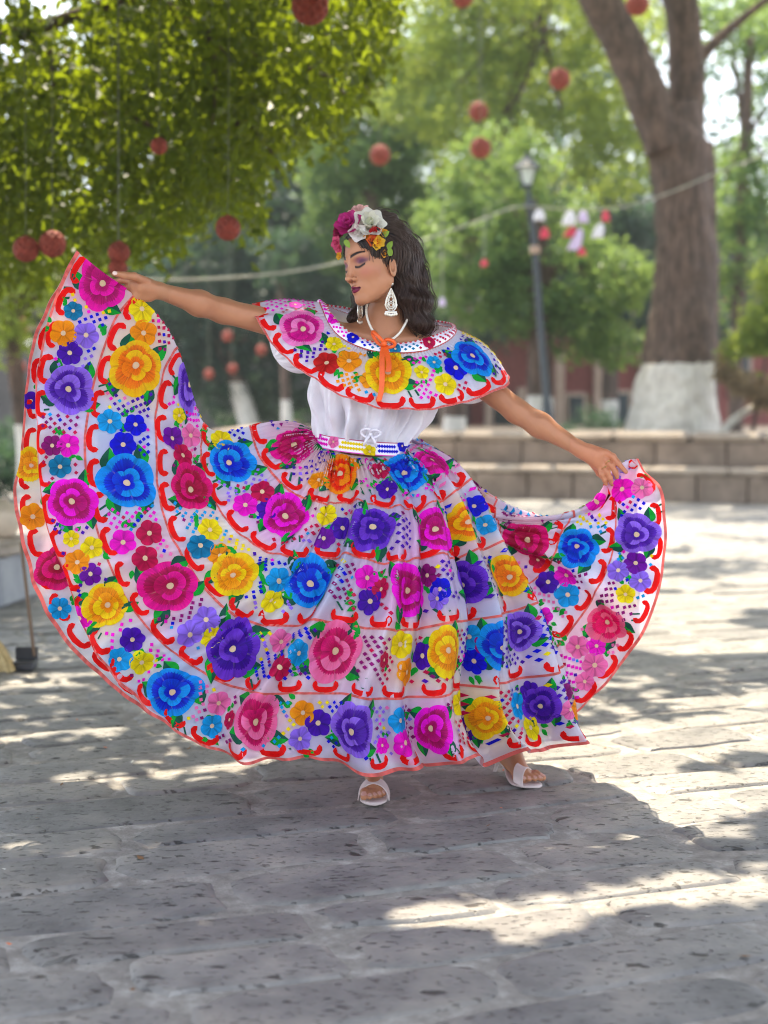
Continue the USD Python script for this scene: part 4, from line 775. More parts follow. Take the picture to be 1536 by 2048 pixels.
def build_skirt(parent):
    sk = thing('embroidered_skirt', None, None, parent=parent)
    st = Stitcher(skc, sk)
    nF = int((us <= NF - 1).sum())
    px2 = lambda r: r / 665.0
    R = [(205,567,50,'mag'),(141,782,47,'lav'),(143,1003,46,'fmg'),(211,1210,44,'yel'),(342,1382,50,'blu'),(508,1440,53,'pnk'),(702,1457,52,'lav'),(866,1462,46,'fmg'),(975,1432,42,'yel'),(1076,1408,40,'pur'),
         (272,738,52,'org'),(252,962,54,'blu'),(333,1175,54,'mgc'),(465,1295,52,'pur'),(668,1305,56,'pnk'),(893,1308,46,'yel'),(1008,1290,46,'blu'),(1040,1262,40,'lav'),
         (378,768,46,'lav'),(383,975,46,'crm'),(468,1150,47,'yel'),(622,1165,52,'blu'),(815,1180,50,'fmg'),(930,1168,44,'pur'),(1018,1150,40,'org'),
         (465,925,48,'blu'),(573,1032,48,'fmg'),(742,1058,48,'pur'),(874,1055,48,'fmg'),(930,1045,40,'org'),
         (590,892,48,'mgc'),(680,948,46,'red'),(815,952,48,'blu'),(868,925,38,'mag'),
         (1275,1065,43,'lav'),(1216,1242,43,'cor'),(1158,1097,43,'blu'),(1052,1082,46,'crm')]
    Sm = [(128,663,25,'org'),(172,673,24,'lav'),(138,707,24,'pur'),(285,665,26,'org'),(284,620,26,'yel'),(135,890,22,'mag'),(105,892,20,'dmg'),(122,932,22,'tea'),(155,1127,24,'org'),(183,1097,21,'yel'),(180,1150,21,'dpr'),
          (143,1240,24,'mag'),(265,1280,24,'pur'),(240,1318,24,'blu'),(283,1327,24,'yel'),(435,1405,24,'pnk'),(423,1453,23,'blu'),(458,1440,18,'crm'),(603,1427,24,'org'),(638,1447,26,'pur'),(602,1478,23,'lav'),(800,1440,25,'blu'),
          (812,1487,26,'mag'),(920,1405,26,'yel'),(940,1453,25,'pur'),(1034,1412,27,'blu'),(1058,1455,25,'yel'),(1060,1382,22,'pur'),
          (219,845,24,'blu'),(268,850,22,'dbl'),(245,888,25,'dbl'),(248,1085,25,'mag'),(296,1068,25,'crm'),(292,1116,25,'crm'),(378,1268,26,'lav'),(411,1240,26,'lav'),(424,1278,24,'yel'),(560,1282,23,'pnk'),(596,1304,24,'blu'),(560,1333,24,'crm'),
          (802,1292,26,'yel'),(850,1312,26,'pur'),(812,1342,26,'org'),(940,1275,25,'blu'),(972,1292,22,'dmg'),(957,1322,24,'dbl'),(1090,1300,18,'pur'),
          (343,877,24,'dpr'),(380,872,24,'pnk'),(365,912,25,'crm'),(420,1058,24,'yel'),(400,1093,26,'tea'),(440,1110,24,'org'),(558,1160,26,'blu'),(545,1203,25,'yel'),(735,1155,24,'mag'),(740,1203,27,'pur'),(765,1180,22,'crm'),(855,1153,22,'dmg'),(882,1180,23,'dbl'),(873,1197,22,'lav'),
          (440,882,24,'yel'),(490,1010,25,'mag'),(525,983,24,'crm'),(537,1020,24,'pur'),(653,1031,24,'yel'),(647,1075,23,'dpr'),(685,1058,24,'pur'),(945,1012,22,'dbl'),(972,1050,20,'blu'),
          (760,945,22,'crm'),(775,982,23,'pur'),(637,962,20,'org'),(1247,980,26,'mag'),(1283,975,22,'pnk'),(1272,1126,24,'dpr'),(1237,1143,22,'lav'),(1280,1160,22,'lav'),(1155,1295,24,'pnk'),(1190,1332,26,'pnk'),(1192,1292,20,'mag'),
          (1095,1165,24,'pur'),(1133,1150,25,'mag'),(1135,1190,26,'blu'),(1192,1003,22,'mag'),(1075,1120,20,'crm'),(1168,1365,20,'pnk'),(1250,1190,20,'yel')]
    for x, y, r, c in R:
        u, v = skc.find(x, y, 0, nF); st.rose(u, v, px2(r), c)
    for x, y, r, c in Sm:
        u, v = skc.find(x, y, 0, nF); st.flower(u, v, px2(r), c)
    # the layer that peeps out behind the left hem
    for x, y, r, c in [(64,930,34,'yel'), (112,1138,44,'crm')]:
        u, v = skc.find(x, y, int((us <= NF + NB0).sum()), NUS); st.rose(u, v, px2(r), c, side=-1, leaves=False)
    for x, y, r, c in [(68,1032,26,'org'), (120,1215,22,'blu'), (60,800,18,'pur'), ]:
        u, v = skc.find(x, y, int((us <= NF + NB0).sum()), NUS); st.flower(u, v, px2(r), c, side=-1)
    # smaller blossoms wherever a tier is still bare
    rf_ = np.random.default_rng(12); names = ['yel', 'org', 'mag', 'pur', 'lav', 'blu', 'dbl', 'crm', 'dmg', 'pnk', 'tea']
    for _ in range(1400):
        k = rf_.integers(0, 5); u = rf_.uniform(8, nF - 8); v = (k + rf_.uniform(.22, .70)) / 5 * (NVS - 1); X = skc.at(skc.G, u, v); S_ = np.array(st.spots); r = rf_.uniform(.023, .033)
        if np.min(np.linalg.norm(S_[:, :3] - X, axis=1) - S_[:, 3]) > r * .98: st.flower(u, v, r, rf_.choice(names))
    # back of the skirt: the same tiers, set out at random
    rb = np.random.default_rng(3); iB = np.searchsorted(us, [NF, NF + NB0])
    for k in range(5):
        for n, u in enumerate(np.arange(iB[0] + 6, iB[1] - 6, 17)):
            v = (k + .5) / 5 * (NVS - 1)
            if n % 2: st.rose(u, v, .058, rb.choice(list(RC)), leaves=False)
            else: st.flower(u, v, .034, rb.choice(list(SC)), sprig=False)
    # ribbon lines and hem binding: strips that follow the tier lines
    vi = lambda t: t / 5 * (NVS - 1)
    BLs = int((us <= NF + NB0 - .5).sum())
    for k in range(1, 6):
        for (a, b, side) in ((0, BLs, 1.0), (BLs, NUS - 1, -1.0)):
            if side < 0 and k < 5: continue
            ug = np.arange(a, b + 1, 1.0); V = []; N = []
            for w0 in ((-.022, .012) if k < 5 else (-.045, 0)):
                uv_v = np.full(len(ug), vi(min(k + w0, 5)))
                n = nrm(skc.at(skc.N, ug, uv_v)) * side; V.append(skc.at(skc.G, ug, uv_v) + n * .0022); N.append(n)
            m = len(ug); i = np.arange(m - 1); f = np.stack([i, i + 1, i + m + 1, i + m], 1)
            V, N = np.vstack(V), np.vstack(N); cc = np.tile((LINE * rng.uniform(.7, 1.25, (m, 1))), (2, 1))
            put('hem_binding' if k == 5 else 'ribbon_line', V, fixwind(V, f, N), 'thread', sk, normals=N, col=np.clip(cc, 0, 1))
    # red scroll motifs above every line
    sp = .098
    for k in range(1, 6):
        vline = vi(k - .10 if k < 5 else 4.86)
        ug = np.arange(NUS - 1.0); pts = skc.at(G0, ug, np.full(NUS - 1, vline)); L = np.r_[0, np.cumsum(np.linalg.norm(np.diff(pts, axis=0), axis=1))]
        for d in np.arange(.03, L[-1], sp):
            u = np.interp(d, L, ug); side = -1.0 if u > BLs else 1.0
            if side < 0 and k < 5: continue
            if k == 1 and not (us[int(u)] < NF - 9): continue
            st.one('embroidered_scroll', scroll2d(.073 + .007 * rng.uniform(-1, 1), rng), u, vline, rng.normal(0, .04), .0027, side)
            X = skc.at(skc.G, u, vline); st.spots.append((*X, .026, *REDT))
    # small stitched diamonds fill what is left of every tier
    T = cKDTree(np.array(st.spots)[:, :3]); rad = np.array(st.spots)[:, 3]
    pal = [SC[c] for c in ('pur', 'mag', 'dmg', 'dbl', 'crm', 'pur', 'mag', 'blu', 'lav', 'crm', 'dbl', 'pnk', 'yel', 'dmg')]
    stepm = .0116
    for k in range(5):
        v0, v1 = vi(k + (.10 if k else .04)), vi(k + .80)
        pts0 = skc.at(G0, np.arange(NUS - 1.0), np.full(NUS - 1, vi(k + .5))); L = np.r_[0, np.cumsum(np.linalg.norm(np.diff(pts0, axis=0), axis=1))]
        hgt = np.linalg.norm(skc.at(G0, np.arange(NUS - 1.0), np.full(NUS - 1, v1)) - skc.at(G0, np.arange(NUS - 1.0), np.full(NUS - 1, v0)), axis=1)
        for a, d in enumerate(np.arange(0, L[-1], stepm)):
            u = np.interp(d, L, np.arange(NUS - 1.0)); nh = max(2, int(hgt[int(u)] / stepm)); patch = int(d / .115)
            if us[int(u)] > NF + NB0 - .5: continue
            col = np.array(pal[(patch * 5 + k * 3) % len(pal)])
            for b in range(nh):
                if (a + b) % 2 or rng.uniform() < .02: continue
                band = (patch * 7 + k) % 3
                if band == 0 and b > nh * .8: continue
                v = v0 + (v1 - v0) * (b + .5) / nh; X = skc.at(skc.G, u, v)
                ii = T.query_ball_point(X, .085)
                if any(np.linalg.norm(X - T.data[i]) < rad[i] * .97 + .004 for i in ii): continue
                c2 = col if rng.uniform() < .8 else np.array(pal[rng.integers(len(pal))])
                h = .0062; V = np.array([(-h, 0), (0, -h), (h, 0), (0, h)]); f = np.array([[0, 1, 2, 3]])
                st.many('embroidered_diamonds', (V, f, np.tile(c2 * rng.uniform(.8, 1.15), (4, 1))), u, v, 0, .0038)
    st.flush()
    # cloth with the tint of the threads on its back
    col = np.tile(WHITE, (NUS, NVS, 1)).reshape(-1, 3); X = G1.reshape(-1, 3); S = np.array(st.spots); big = S[S[:, 3] > .03]
    wsum = np.zeros(len(X)); tint = np.zeros((len(X), 3)); TT = cKDTree(X)
    for s in big:
        idx = TT.query_ball_point(s[:3], s[3] * 2.0); dd = np.linalg.norm(X[idx] - s[:3], axis=1) / s[3]
        w = np.clip(2.0 - dd, 0, 1) * .6; wsum[idx] += w; tint[idx] += w[:, None] * (np.array(s[4:7]) * .70 + .26)
    k = np.clip(wsum, 0, .55)[:, None]; col = col * (1 - k) + k * tint / np.maximum(wsum, 1e-6)[:, None]
    sheer = (.05 + .38 * np.clip((vs - 4.84) / .1, 0, 1))[None].repeat(NUS, 0)
    sheer[us > NF + NB0 - 1] += .12
    i, j = np.meshgrid(np.arange(NUS - 1), np.arange(NVS - 1), indexing='ij'); a = i * NVS + j
    f = np.stack([a, a + 1, a + NVS + 1, a + NVS], -1).reshape(-1, 4)
    put('skirt_cloth', X, f, 'organza', sk, normals=skc.N.reshape(-1, 3), col=np.clip(col, 0, 1), fl=sheer.reshape(-1))
    return sk
# ---------------------------------------------------------------- the dancer's body: one skin surface (head, torso, arms, hands, legs, feet)
SKIN = np.array([.44, .195, .100])
HO = None
def Rz(a): c, s = math.cos(a), math.sin(a); return np.array([[c, -s, 0], [s, c, 0], [0, 0, 1.0]])
def Rx(a): c, s = math.cos(a), math.sin(a); return np.array([[1.0, 0, 0], [0, c, -s], [0, s, c]])
def Ry(a): c, s = math.cos(a), math.sin(a); return np.array([[c, 0, s], [0, 1.0, 0], [-s, 0, c]])
# head frame: x towards her left, y out of the face, z up
YAW = math.radians(180 - 54)
HR = Rz(YAW) @ Ry(math.radians(9)) @ Rx(math.radians(-6))
HEYE = P(709, 531, 4.335)                                # the point between her eyes
HO = HEYE - HR @ np.array([0, .074, 0])
def hw(p): return np.asarray(p, float) @ HR.T + HO       # head frame to world
def head_sdf(p):
    x = np.abs(p[:, 0]); q = np.stack([x, p[:, 1], p[:, 2]], 1)
    d = s_ell(p, (0, -.012, .036), (.0725, .098, .086))
    d = smin(d, s_ell(p, (0, .030, -.028), (.0585, .056, .078)), .03)
    d = smin(d, s_cap(q, (.045, .004, -.058), (.012, .064, -.099), .019, .0135), .028)
    d = smin(d, s_ell(p, (0, .071, -.099), (.017, .015, .013)), .016)
    d = smin(d, s_ell(q, (.038, .052, -.022), (.024, .022, .022)), .022)
    d = smin(d, s_cap(q, (.012, .0835, .020), (.046, .066, .021), .0055), .016)
    d = smax(d, -s_ell(q, (.0315, .094, .000), (.017, .014, .0125)), .012)
    d = smin(d, s_ell(q, (.0315, .0660, -.001), (.0155, .0150, .0125)), .006)
    d = smin(d, s_cap(p, (0, .080, .012), (0, .1015, -.034), .0055, .0085), .012)
    d = smin(d, s_ell(p, (0, .1055, -.037), (.0085, .0075, .0075)), .006)
    d = smin(d, s_ell(q, (.0125, .0915, -.041), (.0065, .0085, .0065)), .006)
    d = smax(d, -s_ell(q, (.0062, .0985, -.0475), (.0035, .005, .003)), .003)
    d = smin(d, s_ell(p, (0, .070, -.067), (.027, .0175, .018)), .018)
    d = smax(d, -s_cap(p, (0, .0965, -.052), (0, .0985, -.060), .0022), .004)
    d = smin(d, s_cap(q, (.004, .0915, -.0625), (.0205, .0785, -.0675), .0042, .0018), .003)
    d = smin(d, s_cap(q, (0, .0895, -.0735), (.014, .0815, -.0715), .0055, .0030), .003)
    d = smax(d, -s_cap(q, (0, .0975, -.0678), (.022, .0800, -.0682), .0013), .0022)
    e = s_ell((q - [.070, -.008, -.024]) @ Rz(-.35) @ Rx(.25), (0, 0, 0), (.0065, .0165, .030))
    e = smax(e, -s_ell((q - [.0745, -.004, -.021]) @ Rz(-.35) @ Rx(.25), (0, 0, 0), (.005, .009, .019)), .004)
    d = smin(d, e, .006)
    return d
def head_col(p):
    """makeup and hairline in the head frame"""
    x, y, z = np.abs(p[:, 0]), p[:, 1], p[:, 2]
    c = np.tile(SKIN, (len(p), 1)); f = y > .03
    def mix(col, w):
        nonlocal c
        w = np.clip(w, 0, 1)[:, None]; c = c * (1 - w) + np.array(col) * w
    g = lambda cx, cz, rx, rz, p_=2: np.exp(-(((x - cx) / rx) ** 2 + ((z - cz) / rz) ** 2) ** (p_ / 2)) * f
    mix((.44, .135, .105), .55 * g(.047, -.028, .020, .014))                 # blush
    mix((.52, .30, .20), .35 * g(0, -.02, .006, .03) + .3 * g(0, .05, .03, .02))
    mix((.17, .045, .085), .95 * g(.036, .0075, .0185, .0100, 3))              # lid shadow
    mix((.07, .02, .045), .9 * g(.042, .003, .0120, .0065, 3))
    lz = -.0075 + .10 * (x - .031) * np.where(x > .031, .9, -.25) - .010 * (1 - ((x - .0315) / .017) ** 2) * .35
    mix((.006, .004, .005), 1.25 * np.exp(-((z - lz) / .0034) ** 2) * (np.abs(x - .0325) < .0175) * f)   # lash line
    bz = .0225 + .0065 * np.sin(np.clip((x - .012) / .040, 0, 1) * 2.4); bw = .0046 * np.clip(1.35 - (x - .012) / .042, .35, 1)
    mix((.018, .010, .008), 1.2 * np.exp(-((z - bz) / bw) ** 4) * (x > .011) * (x < .052) * f)           # brow
    lip = (((x / .0225) ** 2 + ((z + .0682) / .0108) ** 2) < 1) & (y > .070)
    up = z > -.0682; bow = -.0682 + .0075 + .0018 * np.cos(x / .0225 * 7) - .0085 * (x / .0225) ** 1.5
    lip &= ~up | (z < bow + .0012)
    mix((.155, .010, .040), lip * 1.0); mix((.03, .004, .01), np.exp(-((z + .0680) / .0011) ** 2) * (x < .021) * (y > .07))
    mix(SKIN * .55, .6 * (np.hypot(x - .0062, (z + .048)) < .0035) * (y > .085))
    c = c * (1 - .10 * np.clip((-z - .085) / .03, 0, 1)[:, None])
    return c
# joints (pixel, depth)
J = {k: P(*v) for k, v in dict(neck0=(772, 590, 4.435), neck1=(770, 662, 4.46), chest=(748, 770, 4.45), waist=(728, 872, 4.45), hip=(728, 960, 4.46),
     shR=(655, 672, 4.47), elR=(447, 622, 4.40), wrR=(317, 581, 4.255), shL=(885, 705, 4.50), elL=(1033, 822, 4.46), wrL=(1158, 897, 4.405),
     hipR=(705, 960, 4.45), knR=(737, 1290, 4.40), anR=(748, 1548, 4.475), hipL=(770, 960, 4.47), knL=(915, 1260, 4.50), anL=(1031, 1522, 4.655)).items()}
def body_sdf(p, top=False):
    j = J
    d = s_cap(p, j['neck0'], j['neck1'], .049, .055)
    t = s_ell(p, (j['chest'] + j['neck1']) / 2 + [0, 0.01, -.01], (.150, .092, .125))
    d = smin(d, t, .05)
    d = smin(d, s_ell(p, j['chest'] + [0, 0, -.02], (.135, .100, .13)), .05)
    d = smin(d, s_cap(p, j['chest'], j['waist'], .088, .062), .05)
    d = smin(d, s_ell(p, j['hip'] - [0, 0, .05], (.13, .09, .09)), .06)
    for s in ('' if top else 'RL'):
        sh, el, wr = j['sh' + s], j['el' + s], j['wr' + s]
        d = smin(d, s_cap(p, j['neck1'] + [0, 0, -.045], sh, .042, .044), .035)
        d = smin(d, s_cap(p, sh, el, .047, .0345), .03)
        d = smin(d, s_cap(p, el, (el * .62 + wr * .38), .0345, .0360), .02)
        d = smin(d, s_cap(p, (el * .62 + wr * .38), wr, .0350, .0215), .02)
        hip, kn, an = j['hip' + s], j['kn' + s], j['an' + s]
        d = smin(d, s_cap(p, hip, kn, .085, .055), .05)
        calf = kn * .68 + an * .32 + [0, .03, 0]
        d = smin(d, s_cap(p, kn, calf, .052, .054), .03)
        d = smin(d, s_cap(p, calf, an, .053, .0335), .03)
    # collar bones
    for s, a, b in () if top else (('R', (748, 676, 4.385), (672, 655, 4.43)), ('L', (790, 680, 4.385), (880, 672, 4.45))):
        d = smin(d, s_cap(p, P(*a), P(*b), .0065), .022)
    return d
def chain(p, pts, rr, k=.005):
    d = None
    for a, b, ra, rb in zip(pts[:-1], pts[1:], rr[:-1], rr[1:]):
        e = s_cap(p, a, b, ra, rb); d = e if d is None else smin(d, e, k)
    return d
def PX(*l): return [P(*q) for q in l]
# her right hand (left in the picture): thumb in front of the cloth, fingers behind it
HANDR = [(PX((317,581,4.255), (283,574,4.225)), (.0225, .0250)), (PX((298,592,4.245), (272,592,4.225)), (.017, .0155)), (PX((296,570,4.240), (268,570,4.225)), (.018, .015))]
FINGR = [(PX((292,563,4.220), (268,553,4.180), (247,551,4.155), (229,547,4.135)), (.0125, .0112, .0098, .0072)),                 # thumb
         (PX((272,566,4.225), (244,560,4.232), (222,566,4.230), (212,576,4.222)), (.0095, .0088, .0080, .0066)),
         (PX((268,576,4.228), (240,576,4.240), (220,586,4.236), (214,598,4.226)), (.0095, .0088, .0080, .0066)),
         (PX((268,586,4.230), (246,592,4.242), (230,604,4.238), (228,616,4.228)), (.0090, .0084, .0076, .0062)),
         (PX((270,595,4.230), (252,604,4.240), (242,614,4.238), (240,624,4.230)), (.0080, .0074, .0066, .0056))]
# her left hand (right in the picture): palm to the viewer, index stretched along the pinched cloth
HANDL = [(PX((1158,897,4.405), (1192,912,4.395)), (.0215, .0235)), (PX((1166,905,4.402), (1196,926,4.395)), (.019, .0185)), (PX((1180,900,4.40), (1214,908,4.392)), (.0165, .0120))]
FINGL = [(PX((1211,905,4.390), (1226,913,4.382), (1236,926,4.375), (1252,944,4.370)), (.0100, .0092, .0082, .0062)),           # index
         (PX((1209,917,4.390), (1223,931,4.378), (1231,944,4.378), (1234,954,4.384)), (.0098, .0090, .0080, .0066)),
         (PX((1204,926,4.390), (1214,944,4.378), (1220,956,4.380), (1222,965,4.388)), (.0092, .0086, .0076, .0064)),
         (PX((1197,932,4.392), (1204,949,4.382), (1209,960,4.384), (1212,968,4.390)), (.0082, .0074, .0066, .0056)),
         (PX((1186,926,4.400), (1200,946,4.415), (1212,960,4.415), (1224,968,4.412)), (.0125, .0108, .0092, .0072))]             # thumb behind the cloth
def hand_sdf(palm, fing, wr, el):
    def fn(p):
        d = s_cap(p, wr * .8 + el * .2, wr, .0262, .0215)
        for pts, rr in palm: d = smin(d, s_cap(p, pts[0], pts[1], *rr), .012)
        for pts, rr in fing: d = smin(d, chain(p, pts, rr), .0045)
        return d
    return fn
# feet: ankle, heel, ball, toes
def foot(an, ball, toe_dir, side):
    """an ankle, ball of the foot centre (world), toe_dir unit (horizontal); returns sdf, toes"""
    w = np.array([-toe_dir[1], toe_dir[0], 0]) * side            # towards the big toe
    heel = an - np.array([0, 0, .055]) - toe_dir * .035
    toes = []
    for k, (o, L, r) in enumerate(((.026, .050, .0125), (.009, .050, .0092), (-.005, .045, .0086), (-.018, .038, .0082), (-.030, .030, .0078))):
        b = ball + w * o + toe_dir * (.006 - .006 * max(k - 1, 0)); toes.append((b, b + toe_dir * L * .55 + [0, 0, .004], b + toe_dir * L + [0, 0, -.004], r))
    def fn(p):
        d = s_cap(p, an + [0, 0, .10], an, .037, .034)
        d = smin(d, s_cap(p, an, heel, .031, .025), .02)
        d = smin(d, s_cap(p, an + [0, 0, -.01], ball + [0, 0, .004], .031, .020), .022)
        d = smin(d, s_cap(p, heel, ball, .022, .020), .025)
        d = smin(d, s_cap(p, ball + w * .020, ball - w * .022, .019, .016), .015)
        for a, b, c, r in toes: d = smin(d, smin(s_cap(p, a, b, r * 1.05, r), s_cap(p, b, c, r, r * .82), .004), .004)
        return d
    return fn, toes, heel, w
TDR = nrm(np.array([-.06, -1, 0])); TDL = nrm(np.array([.86, -.52, 0]))
BALR = ground(748, 1608) + [0, .035, .030]; BALL_ = ground(1054, 1574) + [-.012, .02, .030]
J['anR'] = P(748, 1494, 4.465); J['anL'] = P(1016, 1470, 4.665)
FR_, TOER, HEELR, WR_ = foot(J['anR'], BALR, TDR, -1); FL_, TOEL, HEELL, WL_ = foot(J['anL'], BALL_, TDL, 1)
def bb(pts, pad): pts = np.vstack(pts); return pts.min(0) - pad, pts.max(0) + pad
def build_body(parent):
    ps = []
    zc = J['neck0'][2] - .028
    hd = lambda p: smin(head_sdf(p), body_sdf(hw(p), True) + 1.2 * np.maximum(0, zc + .02 - hw(p)[:, 2]) ** 1.5, .022)
    v, f = surface_nets(hd, (-.095, -.125, -.175), (.105, .125, .135), .0019)
    w = hw(v); ps.append((w, f, head_col(v)))
    lo, hi = bb([J[k] for k in ('wrR', 'elR', 'shR', 'wrL', 'elL', 'shL', 'neck1', 'hip', 'hipL')], .10); hi[2] += .03
    v, f = surface_nets(lambda p: np.maximum(body_sdf(p), (J['hip'][2] - .12) - p[:, 2]) + .0030 * (p[:, 2] > zc) * (np.hypot(p[:, 0] - J['neck0'][0], p[:, 1] - J['neck0'][1]) < .12), lo, hi, .0064)
    v, f = smooth_mesh(v, f, 5); ps.append((v, f, np.tile(SKIN, (len(v), 1))))
    lo, hi = bb([J[k] for k in ('anR', 'anL', 'knR', 'knL', 'hipR', 'hipL')], .12); hi[2] = J['hip'][2] - .12
    v, f = surface_nets(body_sdf, lo, hi, .014); v, f = smooth_mesh(v, f, 6); ps.append((v, f, np.tile(SKIN * .9, (len(v), 1))))
    for palm, fing, wr, el, s in ((HANDR, FINGR, J['wrR'], J['elR'], 1), (HANDL, FINGL, J['wrL'], J['elL'], -1)):
        lo, hi = bb([q for pts, _ in palm + fing for q in pts] + [wr], .03)
        v, f = surface_nets(hand_sdf(palm, fing, wr, el), lo, hi, .0019); v, f = smooth_mesh(v, f, 4)
        c = np.tile(SKIN, (len(v), 1))
        if s < 0: c = c * [1.12, 1.0, 1.0]
        for pts, rr in fing:                                  # nails
            t, u = pts[-1], nrm(pts[-1] - pts[-2]); toward = np.array([0, -1, .25]) if s > 0 and pts is fing[0][0] else np.array([0, 1.0, 0])
            q = v - (t + u * rr[-1] * .35 + nrm(toward - u * (toward @ u)) * rr[-1] * .9); w = np.linalg.norm(q, axis=1) < rr[-1] * 1.0
            c[w] = (.72, .50, .44)
        ps.append((v, f, c))
    for fn, toes, heel, an in ((FR_, TOER, HEELR, J['anR']), (FL_, TOEL, HEELL, J['anL'])):
        lo, hi = bb([t[2] for t in toes] + [heel, an + [0, 0, .11]], .045)
        v, f = surface_nets(fn, lo, hi, .0032); v, f = smooth_mesh(v, f, 4); c = np.tile(SKIN * .92, (len(v), 1))
        for a, b, t, r in toes:
            w = np.linalg.norm(v - (t + [0, 0, r * .75]), axis=1) < r * .75; c[w] = (.60, .34, .28)
        ps.append((v, f, c))
    V, f, C = cat(ps)
    return put('body', V, f, 'skin', parent, smooth=False, normals=meshkit.arrays((V, f), True)[2], col=np.clip(C, 0, 1))
# ---------------------------------------------------------------- blouse, ruffle, belt, sleeves
def grid_faces(nu, nv, closed=False):
    i, j = np.meshgrid(np.arange(nu if closed else nu - 1), np.arange(nv - 1), indexing='ij'); a = i * nv + j; b = ((i + 1) % nu) * nv + j
    return np.stack([a, a + 1, b + 1, b], -1).reshape(-1, 4)
def build_blouse(parent):
    bl = thing('blouse', None, None, parent=parent)
    # satin bodice: gathered rings
    NU, NV = 260, 30
    yk = [728, 770, 810, 845, 868, 884]; cx = [747, 745, 743, 739, 731, 728]; hwid = [122, 124, 121, 110, 98, 93]; ry = [.14, .15, .150, .128, .108, .102]
    yy = np.linspace(728, 884, NV); C = [CubicSpline(yk, q)(yy) for q in (cx, hwid, ry)]
    th = np.linspace(0, 2 * np.pi, NU, endpoint=False)
    fo = (np.sin(11 * th + 2 * np.sin(3 * th)) + .5 * np.sin(23 * th + 1) + .2 * np.sin(47 * th)) * .021
    G = np.empty((NU, NV, 3))
    for j in range(NV):
        a = fo * np.clip((yy[j] - 740) / 80, .2, 1) * (1 + .5 * np.sin(yy[j] / 14 + 5 * th)) ; x = np.cos(th) * (1 + a * 3); y = np.sin(th)
        xp = C[0][j] + C[1][j] * x; yp = yy[j] + 9 * x * np.clip((yy[j] - 800) / 80, 0, 1); d = 4.45 - C[2][j] * y * (1 + a / .12)
        G[:, j] = P(xp, yp, d)
    N = nrm(np.cross(np.gradient(G, axis=1), np.roll(G, -1, 0) - np.roll(G, 1, 0)))
    if ((G - G.mean(0)) * N).sum() < 0: G = G[::-1]; N = -N[::-1]
    put('bodice', G.reshape(-1, 3), grid_faces(NU, NV, True), 'satin', bl, normals=N.reshape(-1, 3), col=(.78, .75, .80))
    # puffed sleeves
    for c, r, ax in ((P(592, 690, 4.43), (.072, .075, .085), -.5), (P(945, 752, 4.50), (.075, .075, .085), .55)):
        m = trimesh.creation.icosphere(5); v = np.array(m.vertices); n_ = 1 + .05 * np.sin(11 * np.arctan2(v[:, 1], v[:, 2]) + 1) * (1 - v[:, 0] ** 2) + .02 * np.sin(23 * np.arctan2(v[:, 1], v[:, 2]))
        v = (v * n_[:, None] * r) @ Ry(ax).T + c
        put('sleeve', v, m.faces, 'satin', bl, normals=meshkit.arrays((v, m.faces), True)[2], col=(.80, .77, .82))
    # the wide embroidered ruffle: seam, middle, hem
    SM = [(640,606,4.50),(646,620,4.44),(657,645,4.39),(672,666,4.362),(692,682,4.345),(718,694,4.335),(744,702,4.33),(775,706,4.33),(805,706,4.335),(840,703,4.35),(870,694,4.375),(895,681,4.41),(908,668,4.46),(911,660,4.53),(880,652,4.585),(780,645,4.60),(690,626,4.57)]
    MD = [(572,601,4.485),(578,625,4.385),(594,653,4.345),(616,685,4.325),(650,712,4.305),(690,738,4.285),(730,754,4.275),(775,762,4.275),(822,764,4.285),(868,757,4.31),(915,742,4.345),(952,722,4.39),(973,702,4.455),(968,688,4.54),(920,690,4.63),(780,700,4.66),(640,655,4.62)]
    HM = [(506,613,4.47),(511,635,4.365),(530,668,4.33),(560,708,4.305),(605,743,4.275),(660,780,4.255),(715,805,4.245),(775,819,4.245),(835,821,4.255),(890,815,4.285),(945,801,4.325),(990,783,4.375),(1017,769,4.44),(1010,745,4.55),(950,730,4.66),(780,750,4.70),(585,690,4.65)]
    rows = np.stack([P(*np.array(q, float).T) for q in (SM, MD, HM)], 1); n = len(SM)
    ext = np.concatenate([rows[-3:], rows, rows[:4]], 0); ui = np.arange(-3, n + 4)
    us_ = np.linspace(0, n, 420); R = PchipInterpolator(ui, ext, axis=0)(us_)
    NVr = 46; t = np.linspace(0, 2, NVr); G = CubicSpline([0, 1, 2], R, axis=1, bc_type='natural')(t)
    coarse = G.copy(); c0 = Cloth(G); s_ = np.r_[0, np.cumsum(np.linalg.norm(np.diff(G[:, -1], axis=0), axis=1))]
    w = (.006 * np.sin(2 * np.pi * s_ / .13 + 1.2 * np.sin(s_ * 4)) + .003 * np.sin(2 * np.pi * s_ / .055))[:, None] * (t[None] / 2) ** 1.2 + .0022 * np.sin(2 * np.pi * s_ / .017)[:, None] * np.exp(-((t[None] - .1) / .22) ** 2)
    G = G + c0.N * w[..., None]
    rc = Cloth(G, coarse=coarse)
    rf = thing('embroidered_ruffle', None, None, parent=bl) if False else bl
    st = Stitcher(rc, rf); nF = int((us_ <= 13).sum()); q = 1 / 690
    for x, y, r, c in [(603,655,48,'pmg'), (775,747,50,'yel'), (948,716,47,'blu')]:
        st.rose(*rc.find(x, y, 0, nF), r * q, c)
    for x, y, r, c in [(653,727,27,'brk'), (698,722,26,'org'), (668,690,18,'yel'), (910,736,27,'dbl'), (890,768,24,'yel'), (868,726,16,'blu'), (590,610,14,'mag'), (735,762,18,'org'), (842,745,16,'yel')]:
        st.flower(*rc.find(x, y, 0, nF), r * q, c)
    st.rose(us_.searchsorted(15), 25, .06, 'crm'); st.rose(us_.searchsorted(16.2), 25, .06, 'pur')
    L = s_; ug = np.arange(len(us_) - 1.0)
